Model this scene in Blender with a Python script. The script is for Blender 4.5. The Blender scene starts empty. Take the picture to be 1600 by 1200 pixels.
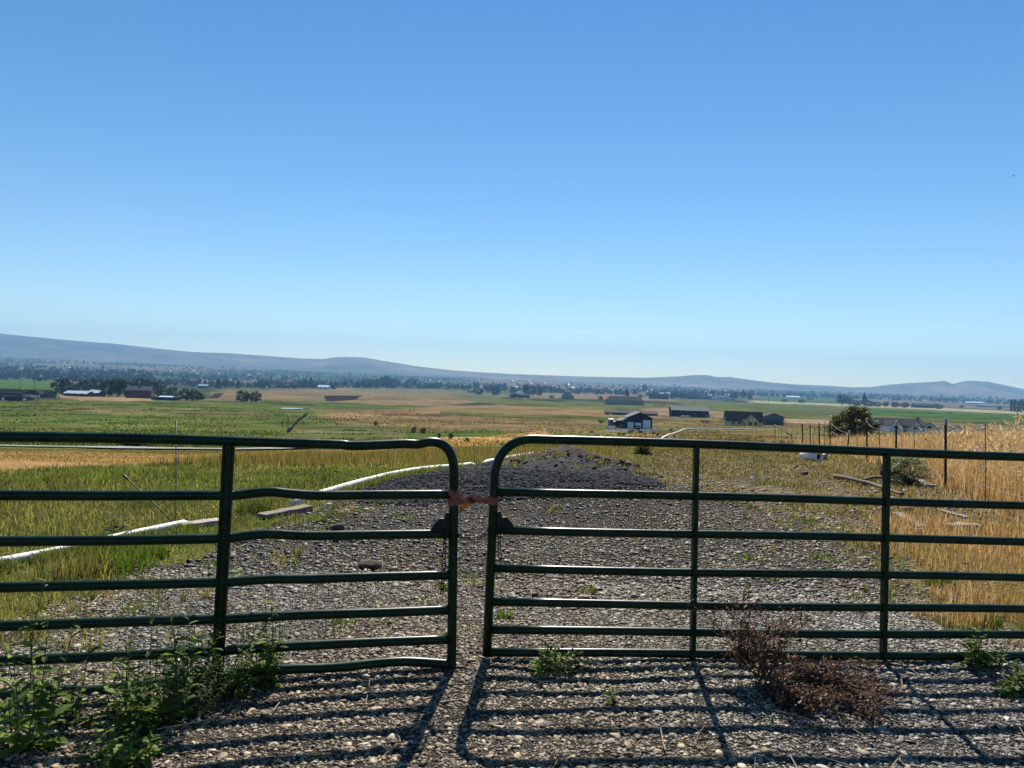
import bpy, math, random
import numpy as np
from mathutils import Vector, Matrix
R = math.radians
rng = np.random.default_rng(7); random.seed(7)
SC = bpy.context.scene; COL = SC.collection

# ------------------------------------------------------------------ camera, sky, sun, exposure
F = 1186.0; ROLL = R(2.0); EYE = 1.6          # focal length in photo pixels (1600 wide), camera roll, eye height
cs, sn = math.cos(ROLL), math.sin(ROLL)
cd = bpy.data.cameras.new('camera'); cam = bpy.data.objects.new('camera', cd); COL.objects.link(cam)
cd.sensor_width = 36; cd.lens = 36 * F / 1600; cd.clip_start = 0.05; cd.clip_end = 60000
cam.matrix_world = Matrix(((cs, -sn, 0, 0), (0, 0, -1, 0), (sn, cs, 0, EYE), (0, 0, 0, 1)))
SC.camera = cam
SUN_EL, SUN_AZ = R(46), R(5)
SC.world = bpy.data.worlds.new("World"); SC.world.use_nodes = True
wn = SC.world.node_tree.nodes; wl = SC.world.node_tree.links
bg = wn['Background']; sky = wn.new('ShaderNodeTexSky'); sky.sky_type = 'NISHITA'; sky.sun_disc = False
sky.sun_elevation = SUN_EL; sky.sun_rotation = SUN_AZ; sky.altitude = 600
sky.air_density = 1.0; sky.dust_density = 0.0; sky.ozone_density = 0.5
hs = wn.new('ShaderNodeHueSaturation'); hs.inputs['Hue'].default_value = .5; hs.inputs['Saturation'].default_value = 1.33; hs.inputs['Value'].default_value = 1.28
wl.new(sky.outputs[0], hs.inputs['Color']); wl.new(hs.outputs[0], bg.inputs[0]); bg.inputs[1].default_value = 0.05
sl = bpy.data.lights.new('sun', 'SUN'); sl.energy = 5.0; sl.angle = R(0.5); sl.color = (1.0, 0.94, 0.83)
so = bpy.data.objects.new('sun', sl); COL.objects.link(so)
sd = Vector((math.sin(SUN_AZ) * math.cos(SUN_EL), math.cos(SUN_AZ) * math.cos(SUN_EL), math.sin(SUN_EL)))
so.rotation_euler = sd.to_track_quat('Z', 'Y').to_euler(); so.location = sd * 50
SC.view_settings.view_transform = 'Standard'; SC.view_settings.look = 'None'
SC.view_settings.exposure = 0.92; SC.view_settings.gamma = 1.0
SC.render.engine = 'CYCLES'
SC.cycles.max_bounces = 6; SC.cycles.diffuse_bounces = 2; SC.cycles.glossy_bounces = 2
SC.cycles.transmission_bounces = 4; SC.cycles.volume_bounces = 0; SC.cycles.transparent_max_bounces = 8
SC.cycles.use_denoising = True; SC.cycles.denoising_prefilter = 'ACCURATE'

# ------------------------------------------------------------------ helpers
ALB = .72        # every surface colour below is scaled by this, to the real brightness of dry stone, soil and leaves
def fract(a): return a - np.floor(a)
def hsh(x, y, s): return fract(np.sin(x * 127.1 + y * 311.7 + s * 74.7) * 43758.5453)
def vn(x, y, s=0):
    xi, yi = np.floor(x), np.floor(y); fx, fy = x - xi, y - yi
    fx = fx * fx * (3 - 2 * fx); fy = fy * fy * (3 - 2 * fy)
    a = hsh(xi, yi, s); b = hsh(xi + 1, yi, s); c = hsh(xi, yi + 1, s); d = hsh(xi + 1, yi + 1, s)
    return (a * (1 - fx) + b * fx) * (1 - fy) + (c * (1 - fx) + d * fx) * fy - 0.5
def fbm(x, y, s=0, o=3):
    t = 0; a = 1.0
    for k in range(o): t = t + a * vn(x * 2 ** k, y * 2 ** k, s + k * 9); a *= 0.5
    return t
def sstep(a, b, x):
    t = np.clip((x - a) / (b - a), 0, 1); return t * t * (3 - 2 * t)

# terrain: how far the ground lies below the eye, by distance along the view (rows) and by direction (columns)
CU = np.array([-800, -400, -100, 200, 500, 800.])
KY = np.array([3, 10, 12, 16, 20, 30, 45, 60, 80, 120, 180, 250, 375, 600, 900, 1500, 2500, 4000, 6000, 7500, 9500.])
TAB = np.array([
 [1.6,1.6,1.64,1.95,2.35,3.4,4.95,6.4,8.2,11.3,14.8,17.8,21,25,29,34,39,10,-50,-107,-130],
 [1.6,1.6,1.62,1.95,2.25,3.15,4.5,5.9,7.5,10.3,14,17.2,21,24.5,28,33,38,22,-20,-70,-90],
 [1.6,1.6,1.60,1.80,2.05,2.8,4.0,5.2,6.6,9.3,12.8,16,19.5,23,27,32,37,24,-10,-50,-70],
 [1.6,1.6,1.60,1.72,1.92,2.45,3.5,4.55,5.9,8.4,12,15.2,19.3,21.8,24,28,34,28,0,-40,-60],
 [1.6,1.6,1.60,1.70,1.82,2.25,3.0,3.9,5.0,7.2,10,13,17,20,22,26,31,28,5,-30,-45],
 [1.6,1.58,1.55,1.60,1.65,1.8,2.2,2.7,3.9,6.5,10,13,16,19,21,25,30,28,8,-35,-50]])
LG = np.linspace(math.log(3), math.log(9500), 500)
UG = np.linspace(-1100, 1100, 111)
_t = np.stack([np.interp(LG, np.log(KY), TAB[i]) for i in range(6)])          # 6 x 500
_g = np.stack([np.interp(np.clip(UG, -800, 800), CU, _t[:, j]) for j in range(500)], 1)
def _sm(a, n, ax):
    p = np.concatenate([np.repeat(a.take([0], ax), n, ax), a, np.repeat(a.take([-1], ax), n, ax)], ax)
    c = np.cumsum(np.insert(p, 0, 0, ax), ax)
    w = 2 * n + 1
    return (c.take(range(w, c.shape[ax]), ax) - c.take(range(0, c.shape[ax] - w), ax)) / w
GRID = _sm(_sm(_sm(_sm(_g, 7, 1), 7, 1), 8, 0), 8, 0)
def look(u, ly):
    a = np.clip((u + 1100) / 2200 * 110, 0, 109.999); b = np.clip((ly - LG[0]) / (LG[-1] - LG[0]) * 499, 0, 498.999)
    i = a.astype(int); j = b.astype(int); fa = a - i; fb = b - j
    return (GRID[i, j] * (1 - fa) * (1 - fb) + GRID[i + 1, j] * fa * (1 - fb) + GRID[i, j + 1] * (1 - fa) * fb + GRID[i + 1, j + 1] * fa * fb)
BUMPS = []      # (x, y, sx, sy, h)
def H(x, y):
    x = np.asarray(x, float); y = np.asarray(y, float)
    r = np.hypot(x, y); th = np.arctan2(x, y); tc = np.clip(th, -R(44), R(44))
    d = look(F * np.tan(tc), np.log(np.maximum(r * np.cos(tc), 3.0)))
    w = sstep(R(60), R(95), np.abs(th)); d = d * (1 - w) + 1.6 * w
    z = EYE - d
    z = z + 0.022 * fbm(x * 1.7, y * 1.7, 3) * sstep(1, 4, r) * (1 - sstep(40, 90, r)) + 0.10 * fbm(x * .16, y * .16, 5, 2) * sstep(7, 20, r) * (1 - sstep(60, 140, r))
    z = z + 0.9 * fbm(x * .02, y * .02, 8) * sstep(60, 250, r) + 3.0 * fbm(x * .004, y * .004, 11) * sstep(700, 2500, r)
    for (bx, by, sx, sy, h) in BUMPS: z = z + h * np.exp(-((x - bx) / sx) ** 2 - ((y - by) / sy) ** 2)
    return z
def h1(x, y): return float(H(np.array([x]), np.array([y]))[0])
def uv(px, py):
    dx, dy = px - 800, py - 600
    return dx * cs + dy * sn, -dx * sn + dy * cs
YS = np.exp(np.linspace(math.log(1.9), math.log(8500), 3000))
def at(px, py):
    """the point of the ground seen at a photo pixel"""
    u, v = uv(px, py)
    vv = (EYE - H(u / F * YS, YS)) / YS * F
    k = np.nonzero(vv <= v)[0]
    k = int(k[0]) if len(k) else len(YS) - 1
    if k == 0: Y = F * EYE / v
    else:
        a, b = vv[k - 1], vv[k]; t = (a - v) / max(a - b, 1e-9); Y = YS[k - 1] * (1 - t) + YS[k] * t
    return Vector((u / F * Y, Y, h1(u / F * Y, Y)))
def atY(px, py, Y):
    u, v = uv(px, py); x = u / F * Y
    return Vector((x, Y, h1(x, Y)))
def ray(px, py, Y):
    u, v = uv(px, py); return Vector((u / F * Y, Y, EYE - v / F * Y))
BUMPS += [tuple(at(830, 752)[:2]) + (2.0, 2.2, 0.16)]
_m = at(640, 624); BUMPS += [(_m.x, _m.y, 110, 60, 4.0)]

def new_obj(name, me, mat=None, parent=None, **p):
    o = bpy.data.objects.new(name, me); COL.objects.link(o)
    if mat is not None:
        for m in (mat if isinstance(mat, (list, tuple)) else [mat]): me.materials.append(m)
    if parent is not None: o.parent = parent
    for k, v in p.items(): o[k] = v
    return o
def mesh_np(name, V, Fc, mat=None, col=None, smooth=False, parent=None, **p):
    V = np.asarray(V, np.float32).reshape(-1, 3); Fc = np.asarray(Fc, np.int32); k = Fc.shape[1]
    me = bpy.data.meshes.new(name); me.vertices.add(len(V)); me.vertices.foreach_set('co', V.ravel())
    me.loops.add(Fc.size); me.loops.foreach_set('vertex_index', Fc.ravel())
    me.polygons.add(len(Fc)); me.polygons.foreach_set('loop_start', np.arange(0, Fc.size, k, dtype=np.int32))
    if smooth: me.polygons.foreach_set('use_smooth', np.ones(len(Fc), bool))
    if col is not None:
        c = np.ones((len(V), 4), np.float32); c[:, :3] = col; c[:, :3] *= ALB
        ca = me.color_attributes.new('col', 'FLOAT_COLOR', 'POINT'); ca.data.foreach_set('color', c.ravel())
    me.update(calc_edges=True)
    return new_obj(name, me, mat, parent, **p)
def empty(name, loc, rz=0, **p):
    o = bpy.data.objects.new(name, None); COL.objects.link(o); o.location = loc; o.rotation_euler = (0, 0, rz); o.empty_display_size = .2
    for k, v in p.items(): o[k] = v
    return o
def tag(o, label, cat, group=None):
    o['label'] = label; o['category'] = cat
    if group: o['group'] = group
    return o
def dup(o, parent=None, loc=None, rz=None, sc=None):
    c = o.copy(); COL.objects.link(c)
    if parent is not None: c.parent = parent
    if loc is not None: c.location = loc
    if rz is not None: c.rotation_euler = (0, 0, rz)
    if sc is not None: c.scale = sc
    for ch in list(o.children): dup(ch, c)
    return c
ORD = ['first', 'second', 'third', 'fourth', 'fifth', 'sixth', 'seventh', 'eighth', 'ninth', 'tenth', 'eleventh', 'twelfth', 'thirteenth', 'fourteenth', 'fifteenth', 'sixteenth', 'seventeenth', 'eighteenth', 'nineteenth', 'twentieth', 'twenty-first', 'twenty-second', 'twenty-third', 'twenty-fourth']

class MB:
    def __init__(s): s.v = []; s.f = []; s.c = []
    def add(s, V, Fs, col=None):
        b = len(s.v); s.v += [tuple(p) for p in V]; s.f += [tuple(i + b for i in f) for f in Fs]
        s.c += [tuple(col) if col is not None else (1, 1, 1)] * len(V)
    def box(s, c, d, rz=0, M=None):
        x, y, z = d[0] / 2, d[1] / 2, d[2] / 2
        V = [Vector((i * x, j * y, k * z)) for i in (-1, 1) for j in (-1, 1) for k in (-1, 1)]
        if rz: q = Matrix.Rotation(rz, 3, 'Z'); V = [q @ p for p in V]
        if M is not None: V = [M @ p for p in V]
        s.add([p + Vector(c) for p in V], [(0, 1, 3, 2), (4, 6, 7, 5), (0, 4, 5, 1), (2, 3, 7, 6), (0, 2, 6, 4), (1, 5, 7, 3)])
    def sweep(s, path, rad, segs=8, closed=False, prof=None, up=None, col=None):
        """tube (or swept profile) along a path; rad is a number or one per point"""
        P = [Vector(p) for p in path]; n = len(P)
        if prof is None: prof = [(math.cos(2 * math.pi * k / segs), math.sin(2 * math.pi * k / segs)) for k in range(segs)]
        m = len(prof); V = []; last = None
        for i in range(n):
            a = P[i - 1] if (i or closed) else P[i]; b = P[(i + 1) % n] if (i < n - 1 or closed) else P[i]
            T = (b - a).normalized()
            if up is not None: side = T.cross(Vector(up[i] if isinstance(up, list) else up))
            elif last is None: side = T.cross(Vector((0, 0, 1)) if abs(T.z) < .9 else Vector((0, 1, 0)))
            else: side = last - T * last.dot(T)
            if side.length < 1e-6: side = T.cross(Vector((1, 0.1, 0)))
            side.normalize(); last = side; nrm = side.cross(T)
            r = rad[i] if isinstance(rad, (list, tuple, np.ndarray)) else rad
            V += [P[i] + side * (a_ * r) + nrm * (b_ * r) for a_, b_ in prof]
        Fs = []
        for i in range(n if closed else n - 1):
            j = (i + 1) % n
            for k in range(m): Fs.append((i * m + k, i * m + (k + 1) % m, j * m + (k + 1) % m, j * m + k))
        if not closed: Fs += [tuple(range(m - 1, -1, -1)), tuple((n - 1) * m + k for k in range(m))]
        s.add(V, Fs, col)
    def build(s, name, mat, parent=None, smooth=False, bevel=0, **p):
        me = bpy.data.meshes.new(name); me.from_pydata(s.v, [], s.f)
        ca = me.color_attributes.new('col', 'FLOAT_COLOR', 'POINT')
        c = np.ones((len(s.v), 4), np.float32); c[:, :3] = np.array(s.c, np.float32).reshape(-1, 3) * ALB; ca.data.foreach_set('color', c.ravel())
        if smooth: me.polygons.foreach_set('use_smooth', np.ones(len(me.polygons), bool))
        me.update()
        o = new_obj(name, me, mat, parent, **p)
        if bevel:
            b = o.modifiers.new('bevel', 'BEVEL'); b.width = bevel; b.segments = 2; b.limit_method = 'ANGLE'
        return o

# ------------------------------------------------------------------ materials
MATS = {}
def nt(name):
    m = bpy.data.materials.new(name); m.use_nodes = True; t = m.node_tree
    return m, t.nodes, t.links, t.nodes['Principled BSDF']
def vary(N, L, src, scale, amt, detail=3, coord='Object', vec=None):
    """multiply a colour by slow noise: the patchy wear or growth of the thing itself"""
    tc = N.new('ShaderNodeTexCoord'); no = N.new('ShaderNodeTexNoise'); no.inputs['Scale'].default_value = scale; no.inputs['Detail'].default_value = detail
    if vec is not None:
        mp = N.new('ShaderNodeMapping'); mp.inputs['Scale'].default_value = vec; L.new(tc.outputs[coord], mp.inputs[0]); L.new(mp.outputs[0], no.inputs['Vector'])
    else: L.new(tc.outputs[coord], no.inputs['Vector'])
    mr = N.new('ShaderNodeMapRange'); mr.inputs[1].default_value = .25; mr.inputs[2].default_value = .75
    mr.inputs[3].default_value = 1 - amt; mr.inputs[4].default_value = 1 + amt; L.new(no.outputs[0], mr.inputs[0])
    mx = N.new('ShaderNodeVectorMath'); mx.operation = 'SCALE'; L.new(src, mx.inputs[0]); L.new(mr.outputs[0], mx.inputs['Scale'])
    return mx.outputs[0], no
def plain(name, c, rough=.7, metal=0, scale=6, amt=.2, bump=0, spec=.5, vec=None):
    if name in MATS: return MATS[name]
    m, N, L, b = nt(name); rgb = N.new('ShaderNodeRGB'); rgb.outputs[0].default_value = (*[q * (ALB if max(c) < .5 else 1) for q in c], 1)
    o, no = vary(N, L, rgb.outputs[0], scale, amt, vec=vec); L.new(o, b.inputs['Base Color'])
    b.inputs['Roughness'].default_value = rough; b.inputs['Metallic'].default_value = metal; b.inputs['Specular IOR Level'].default_value = spec
    if bump:
        bp = N.new('ShaderNodeBump'); bp.inputs['Strength'].default_value = bump; bp.inputs['Distance'].default_value = .01; L.new(no.outputs[0], bp.inputs['Height']); L.new(bp.outputs[0], b.inputs['Normal'])
    MATS[name] = m; return m
def leafmat(name, trans=.5, gloss=.12, tint=(1.25, 1.3, .7)):
    m, N, L, b = nt(name); a = N.new('ShaderNodeVertexColor'); a.layer_name = 'col'
    b.inputs['Roughness'].default_value = .55; b.inputs['Specular IOR Level'].default_value = gloss
    L.new(a.outputs[0], b.inputs['Base Color'])
    t = N.new('ShaderNodeBsdfTranslucent'); s = N.new('ShaderNodeVectorMath'); s.operation = 'MULTIPLY'; s.inputs[1].default_value = tint
    L.new(a.outputs[0], s.inputs[0]); L.new(s.outputs[0], t.inputs[0])
    mx = N.new('ShaderNodeMixShader'); mx.inputs[0].default_value = trans; L.new(b.outputs[0], mx.inputs[1]); L.new(t.outputs[0], mx.inputs[2])
    L.new(mx.outputs[0], N['Material Output'].inputs[0]); MATS[name] = m; return m
M_LEAF = leafmat('leaf'); M_STRAW = leafmat('straw', .35, .15, (1.1, 1.0, .8)); M_TREE = leafmat('tree_leaf', .2, .1)
def attrmat(name, rough=.7, spec=.4, scale=60, amt=.25):
    m, N, L, b = nt(name); a = N.new('ShaderNodeVertexColor'); a.layer_name = 'col'
    o, no = vary(N, L, a.outputs[0], scale, amt); L.new(o, b.inputs['Base Color']); b.inputs['Roughness'].default_value = rough; b.inputs['Specular IOR Level'].default_value = spec
    MATS[name] = m; return m
M_STONE = attrmat('stone', .62, .32)
M_DARKSTONE = attrmat('dark_stone', .9, .08)
M_TWIG = attrmat('twig', .8, .2, 40, .2)

def ground_mat():
    m, N, L, b = nt('ground'); a = N.new('ShaderNodeVertexColor'); a.layer_name = 'col'
    o0, n0 = vary(N, L, a.outputs[0], .012, .30, 5); o1, n1 = vary(N, L, o0, .09, .34, 4)
    o2, n2 = vary(N, L, o1, 1.1, .30, 5)
    o3, n3 = vary(N, L, o2, 22, .45, 4)
    L.new(o3, b.inputs['Base Color']); b.inputs['Roughness'].default_value = 1; b.inputs['Specular IOR Level'].default_value = 0
    bp = N.new('ShaderNodeBump'); bp.inputs['Strength'].default_value = .7; bp.inputs['Distance'].default_value = .03; L.new(n3.outputs[0], bp.inputs['Height'])
    bp2 = N.new('ShaderNodeBump'); bp2.inputs['Strength'].default_value = .35; bp2.inputs['Distance'].default_value = .25; L.new(n2.outputs[0], bp2.inputs['Height']); L.new(bp.outputs[0], bp2.inputs['Normal'])
    L.new(bp2.outputs[0], b.inputs['Normal']); return m

# ------------------------------------------------------------------ ground
def wpoly(pts): return np.array([at(*p)[:2] for p in pts])
def inpoly(x, y, P):
    ins = np.zeros(np.shape(x), bool); n = len(P); j = n - 1
    for i in range(n):
        xi, yi = P[i]; xj, yj = P[j]
        if yi != yj: ins ^= ((yi > y) != (yj > y)) & (x < (xj - xi) * (y - yi) / (yj - yi) + xi)
        j = i
    return ins
P_DRIVE = np.concatenate([wpoly([(-60, 1010), (250, 885), (330, 868), (400, 830), (470, 800), (560, 765), (640, 745), (760, 722), (830, 714), (900, 714), (960, 727), (1040, 752), (1150, 780), (1320, 830), (1400, 880), (1440, 930), (1560, 975), (1720, 1020)]), np.array([(4.6, 3.2), (7, -25), (-7, -25), (-4.2, 2.6)])])
P_DARK = wpoly([(560, 764), (640, 744), (760, 723), (830, 715), (900, 717), (960, 728), (1030, 752), (1050, 764), (900, 772), (760, 786), (600, 790)])
P_GOLD = np.concatenate([wpoly([(1235, 697), (1290, 690)]), np.array([(21, 62), (45, 130), (120, 120), (60, 20), (20, 3)]), wpoly([(1600, 985), (1480, 925), (1410, 870), (1345, 800), (1310, 745)])])
P_ORANGE = wpoly([(-700, 712), (100, 706), (280, 710), (400, 706), (480, 702), (690, 684), (850, 670), (880, 690), (700, 698), (620, 702), (480, 713), (280, 724), (120, 730), (0, 740), (-700, 760)])
P_DARK2 = wpoly([(450, 812), (560, 764), (1050, 764), (1170, 788), (1000, 806), (860, 812), (760, 846), (640, 862), (480, 846)])
FIELDS = [   # (polygon, colour of what grows there)
 ([(-700, 618), (0, 626), (330, 626), (470, 632), (490, 648), (560, 668), (660, 690), (640, 700), (400, 704), (0, 697), (-700, 690)], (.135, .175, .045)),
 ([(20, 634), (200, 636), (420, 640), (460, 648), (300, 650), (120, 646), (10, 642)], (.19, .19, .07)),
 ([(85, 638), (180, 641), (170, 645), (100, 644)], (.3, .22, .1)),
 ([(470, 664), (560, 660), (650, 676), (660, 688), (560, 688), (430, 680)], (.21, .22, .10)),
 ([(-60, 592), (95, 593), (105, 606), (80, 614), (-60, 610)], (.10, .18, .035)),
 ([(85, 616), (240, 620), (236, 627), (120, 627), (88, 622)], (.42, .29, .16)),
 ([(325, 613), (430, 606), (560, 606), (640, 607), (740, 612), (800, 620), (700, 636), (560, 630), (470, 628), (400, 625), (330, 622)], (.27, .205, .11)),
 ([(360, 606), (470, 606), (480, 609), (370, 612)], (.17, .18, .07)),
 ([(540, 606), (730, 612), (800, 617), (790, 622), (640, 614), (560, 612)], (.22, .20, .09)),
 ([(400, 625), (470, 627), (560, 631), (700, 637), (640, 641), (480, 638), (410, 632)], (.12, .165, .05)),
 ([(505, 618), (560, 618), (548, 625), (520, 628), (508, 626)], (.05, .035, .028)),
 ([(330, 614), (345, 614), (335, 622), (325, 622)], (.06, .045, .035)),
 ([(480, 652), (560, 641), (700, 635), (800, 632), (960, 640), (965, 655), (900, 674), (800, 680), (700, 673), (600, 665), (530, 661)], (.30, .215, .105)),
 ([(600, 646), (720, 648), (700, 651), (590, 650)], (.22, .13, .08)),
 ([(690, 642), (800, 646), (960, 653), (960, 660), (800, 653), (690, 648)], (.155, .16, .05)),
 ([(640, 675), (760, 672), (830, 674), (760, 686), (700, 690), (640, 690)], (.13, .18, .045)),
 ([(700, 614), (800, 624), (960, 634), (970, 640), (840, 636), (740, 628)], (.16, .18, .06)),
 ([(800, 612), (950, 617), (1060, 622), (1060, 627), (930, 624), (800, 620)], (.30, .22, .13)),
 ([(880, 626), (1010, 632), (1130, 634), (1120, 640), (1000, 640), (860, 634)], (.16, .18, .07)),
 ([(1000, 638), (1060, 637), (1140, 645), (1140, 652), (1010, 652)], (.36, .26, .16)),
 ([(1050, 628), (1190, 629), (1330, 634), (1600, 647), (1800, 652), (1800, 664), (1450, 658), (1330, 656), (1230, 658), (1100, 640)], (.15, .18, .06)),
 ([(1340, 637), (1600, 650), (1800, 656), (1800, 662), (1470, 655), (1340, 646)], (.085, .16, .03)),
 ([(1170, 625), (1300, 630), (1600, 643), (1800, 650), (1800, 654), (1600, 648), (1300, 634), (1170, 629)], (.46, .42, .24)),
 ([(1190, 617), (1330, 621), (1330, 630), (1190, 626)], (.11, .17, .05)),
 ([(1190, 655), (1330, 656), (1330, 662), (1230, 664)], (.40, .28, .18)),
 ([(1020, 657), (1120, 654), (1300, 664), (1290, 672), (1120, 672), (1030, 668)], (.27, .21, .09)),
 ([(953, 665), (975, 664), (1020, 667), (1028, 672), (1000, 676), (955, 674)], (.2, .2, .205)),
 ([(850, 684), (1040, 672), (1210, 676), (1290, 690), (1290, 706), (1000, 700), (880, 696)], (.25, .18, .08)),
]
FIELDS = [(wpoly(p), c) for p, c in FIELDS]
def ground_col(x, y):
    r = np.hypot(x, y); n = len(x)
    C = np.zeros((n, 3)); C[:] = (.15, .14, .055)
    # the valley beyond: dry, green and dark patches
    far = sstep(400, 900, r)[:, None]
    k = fbm(x * .0016 + 3, y * .0006, 31, 4); k2 = fbm(x * .004, y * .0011, 47, 4)
    V = np.where((k > .18)[:, None], (.17, .125, .08), np.where((k2 > .12)[:, None], (.07, .10, .035), np.where((k2 < -.3)[:, None], (.15, .13, .07), (.045, .06, .03))))
    C = C * (1 - far) + V * far
    j = np.clip(r * .022, .02, 38)
    xj = x + j * fbm(x / (j * 2.2), y / (j * 2.2), 61); yj = y + j * 1.5 * fbm(x / (j * 2.2), y / (j * 2.2), 71)
    for P, c in FIELDS: C[inpoly(xj, yj, P)] = np.array(c) * .68
    C[inpoly(xj, yj, P_ORANGE)] = (.37, .225, .10)
    lg = (x < -1) & (r < 14); C[lg & ~inpoly(xj, yj, P_ORANGE)] = (.12, .13, .04)
    md = (x > 1.2) & (r < 40) & (r > 9); C[md] = (.185, .14, .075)
    gd = inpoly(xj, yj, P_GOLD); C[gd] = (.20, .15, .075)
    dr = inpoly(xj, yj, P_DRIVE) | ((r < 3) & (np.abs(x) < 5)) ; C[dr] = (.085, .074, .062)
    dk = inpoly(xj, yj, P_DARK); C[dk] = (.032, .032, .038)
    m = 1 + .5 * fbm(x * .5, y * .5, 81) * (r < 60) + .55 * fbm(x * .03, y * .03, 87) * ((r > 30) & (r < 1500))
    gr = fbm(x * .06, y * .045, 91)
    past = inpoly(xj, yj, FIELDS[0][0]); C[past & (gr > .22)] = (.12, .125, .04); C[past & (gr < -.3)] = (.05, .08, .02)
    return np.clip(C * m[:, None], .012, .6)
th = np.concatenate([np.arange(-180, -42, 3.0), np.arange(-42, 42, .1), np.arange(42, 180.1, 3.0)]); th[-1] = 180
rr = np.concatenate([[.02], np.geomspace(.3, 2.4, 14)[:-1], np.geomspace(2.4, 32, 330)[:-1], np.geomspace(32, 9500, 330)])
TT, RR = np.meshgrid(np.radians(th), rr); gx = (RR * np.sin(TT)).ravel(); gy = (RR * np.cos(TT)).ravel(); gz = H(gx, gy)
nt_, nr_ = len(th), len(rr); ii = (np.arange(nr_ - 1)[:, None] * nt_ + np.arange(nt_ - 1)[None]).ravel()
mesh_np('ground', np.stack([gx, gy, gz], 1), np.stack([ii, ii + nt_, ii + nt_ + 1, ii + 1], 1), ground_mat(), ground_col(gx, gy), True, kind='structure')

# the grey road crossing below the first field
def strip(name, pts, w, mat, lift=.05, **p):
    P = [Vector(q) for q in pts]; Q = []
    for a, b in zip(P[:-1], P[1:]):
        n = max(2, int((b - a).length / 3))
        Q += [a.lerp(b, t / n) for t in range(n)]
    Q.append(P[-1]); V = []
    for i, q in enumerate(Q):
        t = (Q[min(i + 1, len(Q) - 1)] - Q[max(i - 1, 0)]).normalized(); s = Vector((t.y, -t.x, 0)).normalized() * w / 2
        for k in (-1, -.5, 0, .5, 1):
            a = q + s * k; V.append((a.x, a.y, h1(a.x, a.y) + lift))
    Fs = [(i * 5 + k, i * 5 + k + 1, i * 5 + k + 6, i * 5 + k + 5) for i in range(len(Q) - 1) for k in range(4)]
    return mesh_np(name, V, Fs, mat, None, True, **p)
strip('road', [at(-700, 682), at(-220, 694), at(-80, 696), at(0, 697.5), at(150, 700), at(280, 702.5), at(400, 703), at(480, 700.5), at(545, 695.5)], 5.5, plain('road_gravel', (.24, .235, .23), .85, scale=1.5, amt=.2), .12, kind='structure')
pc = at(455, 640); pv = [(pc.x + 7 * math.cos(a) * (1 + .2 * math.sin(3 * a)), pc.y + 13 * math.sin(a), pc.z + .9) for a in np.linspace(0, 6.283, 25)[:-1]]
mw, N_, L_, b_ = nt('pond_water'); b_.inputs['Base Color'].default_value = (.05, .07, .09, 1); b_.inputs['Roughness'].default_value = .08
mp = MB(); mp.add(pv, [tuple(range(24))]); mp.build('pond_water', mw, kind='structure')

# hills round the valley
SKL = [(-500, 500), (-200, 510), (0, 521), (60, 527), (110, 532), (180, 537), (240, 544), (300, 550), (360, 552), (430, 557), (470, 560), (505, 561), (520, 558.5), (540, 557.5), (570, 558.5), (600, 564), (625, 568), (650, 572), (700, 578), (740, 581), (800, 584.5), (860, 586.5), (900, 588), (945, 589), (1000, 590), (1030, 589.5), (1060, 588), (1085, 586), (1105, 586), (1120, 589), (1140, 589), (1170, 593), (1200, 597), (1240, 600.5), (1290, 602.5), (1330, 605), (1360, 604.8), (1390, 601), (1420, 598.5), (1445, 597.5), (1475, 595.5), (1489, 600), (1500, 597), (1515, 594.5), (1530, 595.5), (1545, 596.5), (1570, 602), (1600, 608), (1750, 618), (2200, 640)]
su = np.array([uv(*p)[0] for p in SKL]); sv = np.array([-uv(*p)[1] for p in SKL])
hu = np.arange(-1500, 1501, 4.0); ht = np.concatenate([np.linspace(0, 1, 46), 1 + np.linspace(.06, 1.2, 8)])
UU, TT = np.meshgrid(hu, ht); HY = 6700 + 2500 * TT; HX = UU / F * HY
crest = EYE + np.interp(UU, su, sv) / F * 9200
base = np.interp(UU, CU, EYE - TAB[:, 19]) - 45
ez = np.where(TT <= 1, .5 * TT + .5 * sstep(0, 1.0, TT), 1 - .75 * (TT - 1))
rel = 120 * (np.abs(fbm(HX * .0016, HY * .0008, 17, 4)) - .25) * np.clip(np.sin(np.pi * np.clip(TT, 0, 1)), 0, 1)
HZ = base + (crest - base) * ez + rel * np.clip((crest - base) / 300, .2, 1)
nu, nh = len(hu), len(ht); ii = (np.arange(nh - 1)[:, None] * nu + np.arange(nu - 1)[None]).ravel()
hc = np.zeros((HX.size, 3)); hc[:] = (.12, .115, .085); kk = fbm(HX.ravel() * .0012, HY.ravel() * .0012, 23, 4); hc[kk > .15] = (.08, .085, .06); hc[kk < -.3] = (.19, .155, .11)
mesh_np('hills', np.stack([HX.ravel(), HY.ravel(), HZ.ravel()], 1), np.stack([ii, ii + 1, ii + nu + 1, ii + nu], 1), attrmat('hill_soil', .95, .1, .004, .25), hc, True, kind='structure')

# ------------------------------------------------------------------ haze
HAZE = 8.0e-5
hz = MB(); hz.box((0, 2000, 250), (24000, 22000, 820)); mh = bpy.data.materials.new('haze'); mh.use_nodes = True
mh.node_tree.nodes.remove(mh.node_tree.nodes['Principled BSDF']); pvn = mh.node_tree.nodes.new('ShaderNodeVolumePrincipled')
pvn.inputs['Color'].default_value = (.27, .59, 1, 1); pvn.inputs['Density'].default_value = HAZE; pvn.inputs['Anisotropy'].default_value = 0
mh.node_tree.links.new(pvn.outputs[0], mh.node_tree.nodes['Material Output'].inputs['Volume'])
hz.build('haze', mh, kind='stuff')

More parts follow.
